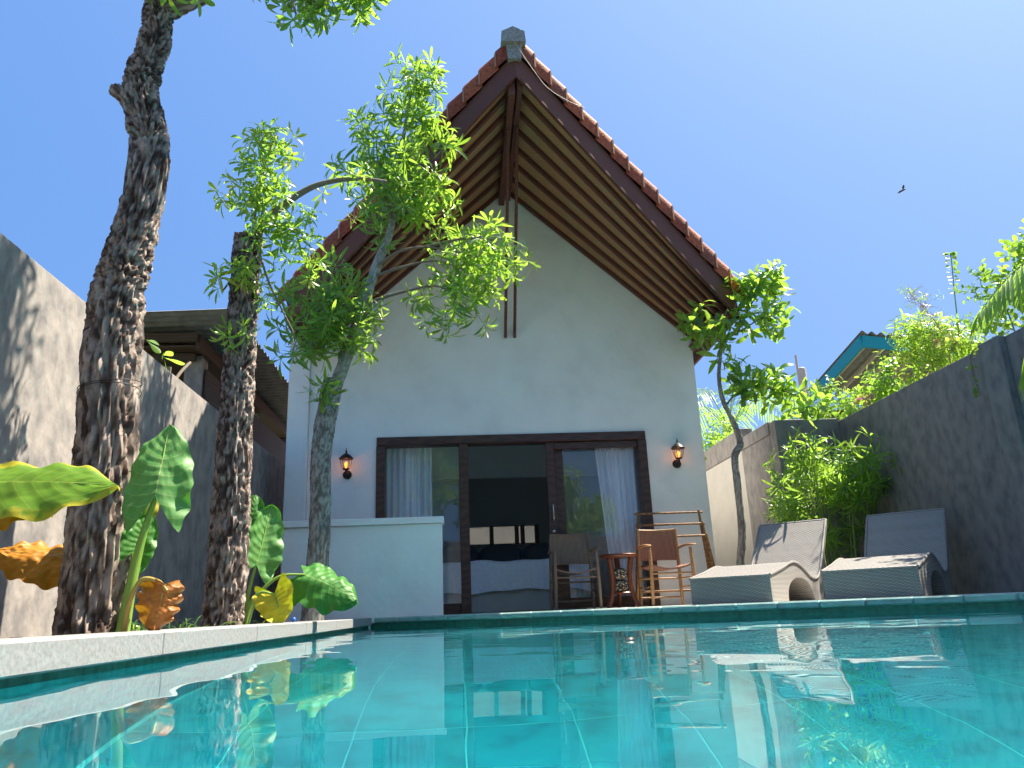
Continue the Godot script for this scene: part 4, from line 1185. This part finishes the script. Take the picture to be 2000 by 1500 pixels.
# ---------------------------------------------------------------- furniture and small things
func make_lounger() -> Node3D:
	var t := thing("sun_lounger", "grey wicker sun lounger nearer the villa, leaf shadows on its backrest", "sun lounger", Vector3(2.115, 0, -6.21), -39.7, "wicker sun loungers on the terrace")
	var zy := func(p, d): return Vector3(d, p.y, -p.x)
	var top := curve([Vector2(0, 0.205), Vector2(0.3, 0.255), Vector2(0.62, 0.315), Vector2(0.85, 0.285), Vector2(1.08, 0.205), Vector2(1.25, 0.185), Vector2(1.42, 0.25), Vector2(1.66, 0.50), Vector2(1.88, 0.74)], 32)
	var poly := PackedVector2Array()
	for p in top: poly.append(p)
	for p in [Vector2(1.905, 0.755), Vector2(1.935, 0.745), Vector2(1.93, 0.715), Vector2(1.72, 0.47), Vector2(1.53, 0.24), Vector2(1.47, 0.12), Vector2(1.46, 0.0), Vector2(1.14, 0.0)]: poly.append(p)
	for k in 13:
		var a := PI * (k + 0.5) / 13.0
		poly.append(Vector2(0.76 + 0.36 * cos(a), 0.19 * pow(sin(a), 0.8)))
	poly.append(Vector2(0.40, 0.0)); poly.append(Vector2(0.0, 0.0))
	var b := MB.new()
	b.extrude(poly, zy, -0.33, 0.33)
	part("woven_shell", b, M.rattan, t)
	for x in [-0.33, 0.33]:
		var rim := MB.new()
		var rp := []
		for p in top: rp.append(Vector3(x, p.y, -p.x))
		rp.append(Vector3(x, 0.752, -1.915))
		rim.tube(rp, _same(0.011, rp.size()), 7)
		part("edge_braid", rim, M.rattan, t)
	var hb := MB.new()
	hb.tube([Vector3(-0.33, 0.75, -1.91), Vector3(0.33, 0.75, -1.91)], [0.016, 0.016], 8)
	part("head_edge", hb, M.rattan, t)
	var fb := MB.new()
	fb.tube([Vector3(-0.33, 0.203, -0.004), Vector3(0.33, 0.203, -0.004)], [0.010, 0.010], 8)
	part("foot_edge", fb, M.rattan, t)
	var ip := MB.new()
	ip.box(Vector3(-0.31, 0.002, -1.02), Vector3(-0.27, 0.16, -0.38), 0.0)
	part("inner_panel", ip, M.black_metal, t)
	for x in [-0.28, 0.28]:
		var l := MB.new()
		l.bar(Vector3(x, 0.0, -1.80), Vector3(x, 0.48, -1.77), 0.04, 0.04, Vector3.BACK)
		part("leg", l, M.rattan, t)
	return t

func make_chair(at: Vector3, turn: float, label: String, rope: Material, wood: Material) -> Node3D:
	var t := thing("rope_armchair", label, "chair", at, turn, "woven rope armchairs by the glass doors")
	for s in [-1.0, 1.0]:
		for e in [[Vector3(s * 0.25, 0, 0.21), Vector3(s * 0.235, 0.62, 0.20)], [Vector3(s * 0.25, 0, -0.26), Vector3(s * 0.225, 0.86, -0.22)]]:
			var l := MB.new()
			l.tube(curve([e[0], (e[0] + e[1]) / 2.0 + Vector3(0, 0, 0.012), e[1]], 8), [0.016, 0.018, 0.020, 0.021, 0.021, 0.021, 0.020, 0.018, 0.016], 10)
			part("leg", l, wood, t)
		var a := MB.new()
		a.grid(8, 12, func(u, v):
			var ang: float = TAU * u
			var w: float = 0.026 + 0.018 * smoothstep(0.55, 0.95, v)
			var taper: float = sqrt(maxf(0.0, 1.0 - pow(2.0 * v - 1.0, 10.0)))
			return Vector3(s * (0.245 + 0.015 * v) + cos(ang) * w * taper, 0.635 + 0.02 * sin(v * 3.0) + sin(ang) * 0.013 * taper, lerpf(-0.26, 0.28, v)), true)
		part("armrest", a, wood, t)
		for y in [0.20, 0.30]:
			var r := MB.new()
			r.tube([Vector3(s * 0.245, y, 0.21), Vector3(s * 0.242, y, -0.25)], [0.010, 0.010], 8)
			part("stretcher", r, wood, t)
	for e in [[0.34, 0.205], [0.09, -0.25], [0.30, -0.25]]:
		var r := MB.new()
		r.tube([Vector3(-0.24, e[0], e[1]), Vector3(0.24, e[0], e[1])], [0.011, 0.011], 8)
		part("stretcher", r, wood, t)
	var st := MB.new()
	for sd in [0, 1]:
		st.grid(14, 8, func(u, v):
			var x: float = lerpf(-0.232, 0.232, u)
			return Vector3(x, 0.445 - 0.05 * (1.0 - pow(x / 0.235, 2.0)) - 0.016 * sd, lerpf(0.225, -0.235, v)), sd == 1)
	for z in [0.225, -0.235]:
		st.grid(14, 1, func(u, v):
			var x: float = lerpf(-0.232, 0.232, u)
			return Vector3(x, 0.445 - 0.05 * (1.0 - pow(x / 0.235, 2.0)) - 0.016 * v, z), z > 0)
	part("seat", st, rope, t)
	var bk := MB.new()
	for sd in [0, 1]:
		bk.grid(14, 8, func(u, v):
			var x: float = lerpf(-0.232, 0.232, u)
			return Vector3(x, lerpf(0.50, 0.845, v) + 0.010 * (1.0 - pow(x / 0.235, 2.0)) * (1.0 - 2.0 * v), -0.235 + 0.01 * v - 0.045 * (1.0 - pow(x / 0.235, 2.0)) + 0.018 * (1 - sd)), sd == 1)
	part("backrest", bk, rope, t)
	var tr := MB.new()
	tr.tube(curve([Vector3(-0.235, 0.85, -0.22), Vector3(0, 0.845, -0.262), Vector3(0.235, 0.85, -0.22)], 12), _same(0.014, 13), 8)
	part("top_rail", tr, wood, t)
	# lacing over the rails
	for y in [0.828, 0.512]:
		var lc := MB.new()
		for k in 22:
			var x := -0.225 + 0.45 * k / 21.0
			var z := -0.238 - 0.045 * (1.0 - pow(x / 0.235, 2.0)) + 0.022
			lc.bar(Vector3(x, y - 0.010, z), Vector3(x + 0.006, y + 0.010, z), 0.008, 0.005, Vector3.BACK, 0.001)
		part("lacing", lc, M.tile_lip if rope == M.rope_grey else M.pale_wood, t)
	return t

func make_furniture():
	var l := make_lounger()
	copy(l, Vector3(2.955, 0, -5.61), -39.7, "grey wicker sun lounger at the right, backrest in the wall's shade")
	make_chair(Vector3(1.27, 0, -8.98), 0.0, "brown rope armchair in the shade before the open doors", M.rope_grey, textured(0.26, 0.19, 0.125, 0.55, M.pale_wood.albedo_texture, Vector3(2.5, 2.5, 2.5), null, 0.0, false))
	make_chair(Vector3(2.29, 0, -8.80), 4.0, "sunlit rope armchair with pale wood arms beside the round table", M.rope, M.pale_wood)
	# round side table
	var t := thing("side_table", "small round red wooden side table between the two armchairs", "table", Vector3(1.80, 0, -8.98))
	var b := MB.new()
	b.lathe([Vector2(0.0, 0.545), Vector2(0.205, 0.545), Vector2(0.222, 0.552), Vector2(0.225, 0.575), Vector2(0.218, 0.585), Vector2(0.0, 0.585)], 36)
	part("table_top", b, M.red_wood, t)
	for k in 3:
		var a := deg_to_rad([28.0, 152.0, 270.0][k])
		var d := Vector3(cos(a), 0, sin(a))
		b = MB.new()
		b.tube(curve([d * 0.14 + Vector3(0, 0.545, 0), d * 0.115 + Vector3(0, 0.35, 0), d * 0.13 + Vector3(0, 0.15, 0), d * 0.20 + Vector3(0, 0.0, 0)], 12), [0.034, 0.034, 0.033, 0.032, 0.031, 0.030, 0.029, 0.028, 0.027, 0.026, 0.026, 0.026, 0.028], 10)
		part("leg", b, M.red_wood, t)
	b = MB.new()
	b.lathe([Vector2(0.0, 0.145), Vector2(0.125, 0.145), Vector2(0.125, 0.165), Vector2(0.0, 0.165)], 24)
	part("lower_shelf", b, M.red_wood, t)
	# patterned rolled cloths on the shelf
	var cell := FastNoiseLite.new()
	cell.seed = 12; cell.noise_type = FastNoiseLite.TYPE_CELLULAR; cell.frequency = 0.055
	cell.cellular_return_type = FastNoiseLite.RETURN_DISTANCE2_SUB
	var pat := image_tex(128, 128, func(x, y):
		return Color(0.9, 0.86, 0.76) if cell.get_noise_2d(x, y) > -0.62 else Color(0.16, 0.12, 0.10))
	var pm := textured(0.9, 0.9, 0.9, 0.85, pat, Vector3(4.0, 4.0, 4.0), null, 0.0, false)
	for k in 2:
		b = MB.new()
		b.grid(28, 16, func(u, v):
			var a: float = TAU * u
			var e: float = PI * (v - 0.5)
			var q := Vector3(cos(a) * cos(e), sin(e), sin(a) * cos(e))
			return Vector3(signf(q.x) * pow(absf(q.x), 0.8) * 0.098, signf(q.y) * pow(absf(q.y), 0.75) * 0.066 + 0.004 * sin(a * 4.0), q.z * 0.095), true)
		var c := part("patterned_bundle", b, pm, self, Transform3D(Basis(Vector3.UP, 0.5 + k * 1.3), Vector3(1.80 - 0.01 * k, 0.231 + 0.132 * k, -8.965)))
		tag(c, ["lower dark and cream patterned cloth bundle under the round table", "upper dark and cream patterned cloth bundle under the round table"][k], "cloth", "patterned bundles under the table")
	# bamboo towel rack
	t = thing("towel_rack", "bamboo towel rack leaning beside the right end of the glass doors", "rack", Vector3(2.5, 0, -9.22))
	for s in [-1.0, 1.0]:
		for e in [[0.0, 1.09], [0.035, 0.95], [0.07, 0.80]]:
			b = MB.new()
			b.tube([Vector3(s * (0.375 + e[0] + 0.06), 0, 0.02 + e[0]), Vector3(s * 0.375 + s * e[0] * 0.55, e[1], -0.03 + e[0])], [0.018, 0.016], 9)
			part("post", b, M.bamboo, t)
	for e in [[0.0, 1.07], [0.035, 0.93], [0.07, 0.785], [0.05, 0.16]]:
		b = MB.new()
		b.tube([Vector3(-0.42, e[1], -0.03 + e[0]), Vector3(0.42, e[1], -0.03 + e[0])], [0.013, 0.013], 9)
		part("rail", b, M.bamboo, t)
	make_room()
	make_lanterns()
	make_neighbours()
	make_bird()

func make_room():
	var t := thing("bed", "double bed with a white base and pale blue duvet inside the room", "bed", Vector3(0.62, 0, -11.7))
	var b := MB.new()
	b.box(Vector3(-1.05, 0, -1.0), Vector3(1.05, 0.34, 1.0), 0.01)
	part("bed_base", b, M.white_paint, t)
	b = MB.new()
	b.grid(60, 44, func(u, v):
		var x: float = lerpf(-1.12, 1.12, u)
		var s: float = v * 2.75
		var z: float
		var y: float
		if s < 0.42:
			z = 1.06 + 0.02 * sin(x * 21.0) * (1.0 - s / 0.42); y = 0.27 + s * 0.9 + 0.015 * sin(x * 3.4)
		else:
			z = 1.06 - 0.06 * smoothstep(0.42, 0.55, s) - (s - 0.42) * 0.88; y = 0.655 + 0.012 * sin(s * 3.0)
		y += 0.018 * sin(x * 9.0 + s * 4.0) * sin(x * 3.0 - s * 2.0) - 0.05 * pow(absf(x) / 1.12, 8.0)
		return Vector3(x, y, z), false)
	part("duvet", b, M.linen, t)
	b = MB.new()
	b.box(Vector3(-1.02, 0.342, -0.98), Vector3(1.02, 0.60, 0.98), 0.05)
	part("mattress", b, M.linen, t)
	b = MB.new()
	b.box(Vector3(-1.15, 0, -1.12), Vector3(1.15, 1.02, -1.04), 0.02)
	part("headboard", b, M.room_dark, t)
	for x in [-0.68, 0.0, 0.68]:
		b = MB.new()
		b.grid(22, 12, func(u, v):
			var a: float = TAU * u
			var e: float = PI * (v - 0.5)
			var q := Vector3(cos(a) * cos(e), sin(e), sin(a) * cos(e))
			return Vector3(x + signf(q.x) * pow(absf(q.x), 0.6) * 0.33, 0.84 + signf(q.y) * pow(absf(q.y), 0.7) * 0.20, -0.82 + q.z * 0.10 - q.y * 0.08), true)
		part("pillow", b, M.cushion, t)
	# bedside table and lamp
	var n := thing("bedside_table", "dark bedside table with a lamp seen through the left pane", "table", Vector3(-0.72, 0, -12.55))
	b = MB.new()
	b.box(Vector3(-0.2, 0.45, -0.2), Vector3(0.2, 0.49, 0.2), 0.005)
	part("table_top", b, M.door_wood, n)
	for x in [-0.17, 0.17]:
		for z in [-0.17, 0.17]:
			b = MB.new()
			b.box(Vector3(x - 0.02, 0, z - 0.02), Vector3(x + 0.02, 0.449, z + 0.02), 0.003)
			part("leg", b, M.door_wood, n)
	var lp := thing("table_lamp", "unlit table lamp with a beige shade standing beside the bed", "lamp", Vector3(-0.72, 0.49, -12.55))
	b = MB.new()
	b.lathe([Vector2(0.0, 0.0), Vector2(0.07, 0.0), Vector2(0.07, 0.015), Vector2(0.02, 0.03), Vector2(0.045, 0.18), Vector2(0.02, 0.36), Vector2(0.012, 0.55), Vector2(0.0, 0.56)], 20)
	part("lamp_base", b, M.door_wood, lp)
	b = MB.new()
	b.lathe([Vector2(0.16, 0.50), Vector2(0.10, 0.74)], 24)
	part("lamp_shade", b, mat(0.55, 0.45, 0.30, 0.9), lp)
	# curtains
	for c in [["left", -0.93, -0.36, 0.0], ["right", 1.72, 2.24, 0.16]]:
		b = MB.new()
		b.grid(90, 24, func(u, v):
			var x: float = lerpf(c[1], c[2], u) + c[3] * (1.0 - v) * (1.0 - u) * 0.9
			var z: float = -9.78 + 0.035 * sin(u * 46.0 + 0.8 * sin(v * 3.0)) * (0.5 + 0.5 * v + 0.4 * sin(u * 9.0) ) + 0.02 * sin(u * 13.0 + v * 2.0)
			return Vector3(x, lerpf(0.02, 2.36, v), z))
		var o := part("curtain", b, M.curtain)
		tag(o, "long pale blue-white curtain hanging behind the %s glass pane" % c[0], "curtain", "curtains behind the glass doors")

func make_lanterns():
	var warm := StandardMaterial3D.new()
	warm.albedo_color = Color(1, 0.8, 0.5)
	warm.emission_enabled = true; warm.emission = Color(1.0, 0.55, 0.18); warm.emission_energy_multiplier = 1.2
	for k in 2:
		var at: Vector3 = [Vector3(-1.385, 1.64, -9.5), Vector3(2.735, 1.66, -9.5)][k]
		var t := thing("wall_lantern", ["lit black wall lantern left of the doors behind the slim grey trunk", "lit black wall lantern right of the doors near the villa corner"][k], "lantern", at, 0.0, "wall lanterns beside the doors")
		var b := MB.new()
		b.lathe([Vector2(0.0, 0.0), Vector2(0.055, 0.0), Vector2(0.055, 0.012), Vector2(0.035, 0.028), Vector2(0.0, 0.034)], 18, Transform3D(Basis(Vector3.RIGHT, PI / 2), Vector3(0, 0.05, 0.001)))
		part("wall_plate", b, M.black_metal, t)
		b = MB.new()
		b.tube(curve([Vector3(0, 0.05, 0.02), Vector3(0, 0.0, 0.08), Vector3(0, 0.03, 0.125), Vector3(0, 0.085, 0.125)], 14), _same(0.011, 15), 8)
		part("arm", b, M.black_metal, t)
		b = MB.new()
		b.lathe([Vector2(0.0, 0.085), Vector2(0.034, 0.09), Vector2(0.045, 0.105), Vector2(0.0, 0.108)], 18, Transform3D(Basis.IDENTITY, Vector3(0, 0, 0.125)))
		part("cup", b, M.black_metal, t)
		for j in 6:
			var a := TAU * j / 6.0
			var d := Vector3(cos(a), 0, sin(a))
			b = MB.new()
			b.tube(curve([d * 0.040 + Vector3(0, 0.10, 0.125), d * 0.062 + Vector3(0, 0.16, 0.125), d * 0.068 + Vector3(0, 0.225, 0.125)], 8), _same(0.0035, 9), 5)
			part("cage_bar", b, M.black_metal, t)
		b = MB.new()
		b.lathe([Vector2(0.0, 0.222), Vector2(0.086, 0.222), Vector2(0.088, 0.232), Vector2(0.060, 0.262), Vector2(0.032, 0.285), Vector2(0.014, 0.292), Vector2(0.010, 0.305), Vector2(0.014, 0.315), Vector2(0.006, 0.33), Vector2(0.003, 0.36), Vector2(0.0, 0.362)], 20, Transform3D(Basis.IDENTITY, Vector3(0, 0, 0.125)))
		part("hood", b, M.black_metal, t)
		b = MB.new()
		b.lathe([Vector2(0.0, 0.112), Vector2(0.010, 0.113), Vector2(0.011, 0.13), Vector2(0.021, 0.15), Vector2(0.022, 0.165), Vector2(0.012, 0.185), Vector2(0.0, 0.19)], 16, Transform3D(Basis.IDENTITY, Vector3(0, 0, 0.125)))
		part("light_bulb", b, warm, t)
		var lt := OmniLight3D.new()
		lt.name = "bulb_light"
		lt.light_color = Color(1.0, 0.62, 0.28); lt.light_energy = 0.0025; lt.omni_range = 6.0; lt.omni_attenuation = 2.0; lt.light_size = 0.02; lt.shadow_enabled = true
		lt.position = Vector3(0, 0.155, 0.125)
		t.add_child(lt)

func corrugated(x0: float, x1: float, f: Callable, along_x: bool, pitch: float, amp: float) -> MB:
	# f(u, v) gives the sheet's point; waves run across v when along_x
	var b := MB.new()
	var n := int((x1 - x0) / pitch) * 6
	for sd in [0, 1]:
		if along_x: b.grid(6, n, func(u, v): return f.call(u, v) + Vector3(0, amp * sin(v * n / 6.0 * TAU) - 0.006 * sd, 0), sd == 1)
		else: b.grid(n, 6, func(u, v): return f.call(u, v) + Vector3(0, amp * sin(u * n / 6.0 * TAU) - 0.006 * sd, 0), sd == 1)
	return b

func make_neighbours():
	# shed behind the left wall
	var t := thing("shed", "open timber shed with a corrugated iron roof behind the left wall", "shed", Vector3(-4.0, -0.06, -11.0))
	var o := t.position
	var b := corrugated(0.0, 6.5, func(u, v): return Vector3(lerpf(-6.4, -2.68, u), lerpf(3.46, 3.56, u) + 0.04, lerpf(-8.75, -15.2, v)) - o, true, 0.16, 0.018)
	part("roof_sheet", b, M.iron_roof, t)
	b = MB.new()
	b.box(Vector3(-6.2, 3.30, -15.0) - o, Vector3(-3.25, 3.33, -9.25) - o, 0.003)
	part("soffit", b, M.ply, t)
	for r in [[-6.2, 3.35, -9.22, -3.2, 3.46, -9.16], [-6.2, 3.19, -9.5, -3.3, 3.28, -9.42]]:
		b = MB.new()
		b.box(Vector3(r[0], r[1], r[2]) - o, Vector3(r[3], r[4], r[5]) - o, 0.004)
		part("beam", b, M.ply, t)
	b = MB.new()
	b.box(Vector3(-3.24, 3.27, -15.0) - o, Vector3(-3.18, 3.45, -9.23) - o, 0.004)
	part("beam", b, M.ply, t)
	for p in [[-3.35, -9.65], [-3.35, -14.6], [-6.0, -9.65]]:
		b = MB.new()
		b.box(Vector3(p[0] - 0.11, 0.0, p[1] - 0.11) - o, Vector3(p[0] + 0.11, 3.29, p[1] + 0.11) - o, 0.01)
		part("post", b, M.concrete, t)
	b = MB.new()
	b.box(Vector3(-3.225, 0.0, -14.5) - o, Vector3(-3.195, 3.12, -9.60) - o, 0.003)
	part("plywood_panel", b, M.ply, t)
	b = MB.new()
	b.box(Vector3(-6.2, 0.0, -12.6) - o, Vector3(-3.3, 3.28, -12.5) - o, 0.003)
	part("back_panel", b, M.room_dark, t)
	var twg := thing("frangipani", "bare grey branches and a few leaves poking above the left wall", "plant", Vector3(-2.75, -0.06, -6.9))
	branch(twg, [Vector3.ZERO, Vector3(0, 1.2, -0.1), Vector3(0.0, 2.1, -0.25), Vector3(0.02, 2.42, -0.25)], 0.03, 0.018, M.twig)
	branch(twg, [Vector3(0.0, 2.1, -0.25), Vector3(0.05, 2.38, -0.4), Vector3(0.1, 2.56, -0.55)], 0.018, 0.014, M.twig)
	var r := RandomNumberGenerator.new()
	r.seed = 8
	leaves_in(twg, r, [[0.0, 2.50, 0.3, 0.08, 5], [0.0, 2.48, -0.1, 0.08, 4]], [single(0.24, 0.07, 0.3)], [M.leaf_lime, M.leaf_mid], 0.2)
	# house with teal trim beyond the right wall
	t = thing("neighbour_house", "neighbouring house with a corrugated roof and teal eaves boards beyond the right wall", "house", Vector3(10.0, -0.06, -17.0))
	o = t.position
	var p1 := Vector3(8.59, 5.43, -15.0)
	var p2 := Vector3(8.55, 4.9, -17.6)
	var p3 := Vector3(12.2, 5.0, -15.0)
	b = corrugated(0.0, 3.6, func(u, v): return p1 + (p3 - p1) * u + (p2 - p1) * v - o, false, 0.2, 0.035)
	part("roof_sheet", b, M.iron_roof, t)
	for e in [[p1, p3], [p1, p2]]:
		b = MB.new()
		var dn := Vector3(0.03, -0.20, -0.05)
		b.bar(e[0] + dn - o, e[1] + dn - o, 0.05, 0.27, Vector3.UP, 0.005)
		part("eaves_board", b, M.teal, t)
	for k in 9:
		b = MB.new()
		var q := p1 + (p3 - p1) * (0.06 + k * 0.11) + Vector3(0, -0.14, -0.1)
		b.bar(q - o, q + (p2 - p1) * 0.95 - o, 0.06, 0.10, Vector3.UP, 0.004)
		part("rafter", b, M.white_paint, t)
	b = MB.new()
	b.box(Vector3(9.0, -0.0, -21.0) - o, Vector3(13.0, 4.35, -17.5) - o, 0.01)
	part("wall", b, M.ply, t)
	# pipe and tank beyond the wall
	t = thing("water_pipe", "white plastic pipe with a thicker sleeve standing beyond the wall corner", "pipe", Vector3(6.62, -0.06, -14.0))
	b = MB.new()
	b.tube([Vector3(0, 0, 0), Vector3(0, 4.66, 0)], [0.022, 0.022], 10)
	part("pipe", b, M.white_paint, t)
	b = MB.new()
	b.lathe([Vector2(0.0, 3.72), Vector2(0.085, 3.72), Vector2(0.085, 4.36), Vector2(0.06, 4.40), Vector2(0.0, 4.40)], 18, Transform3D(Basis.IDENTITY, Vector3(0.07, 0, 0)))
	part("sleeve", b, M.white_paint, t)

func make_bird():
	var b := MB.new()
	var d := Vector3(0.85, 0.35, 0.1).normalized()
	b.tube(curve([d * -0.10, d * -0.05, d * 0.02, d * 0.07, d * 0.10], 12), [0.004, 0.010, 0.016, 0.021, 0.023, 0.024, 0.023, 0.020, 0.017, 0.016, 0.015, 0.010, 0.003], 10)
	for s in [-1.0, 1.0]:
		var side := Vector3(-0.3, 0.1 + 0.25 * s, s * 0.9).normalized()
		leaflet(b, d * 0.02, side, Vector3.UP, 0.15, 0.055, -0.1, 6, 0.1)
	leaflet(b, d * -0.08, -d, Vector3.UP, 0.07, 0.035, 0.0, 4, 0.1)
	var o := part("swallow", b, mat(0.035, 0.03, 0.03, 0.8), self, Transform3D(Basis.IDENTITY, Vector3(10.84, 9.41, -16.0)))
	tag(o, "small dark bird flying in the blue sky at the right", "bird")
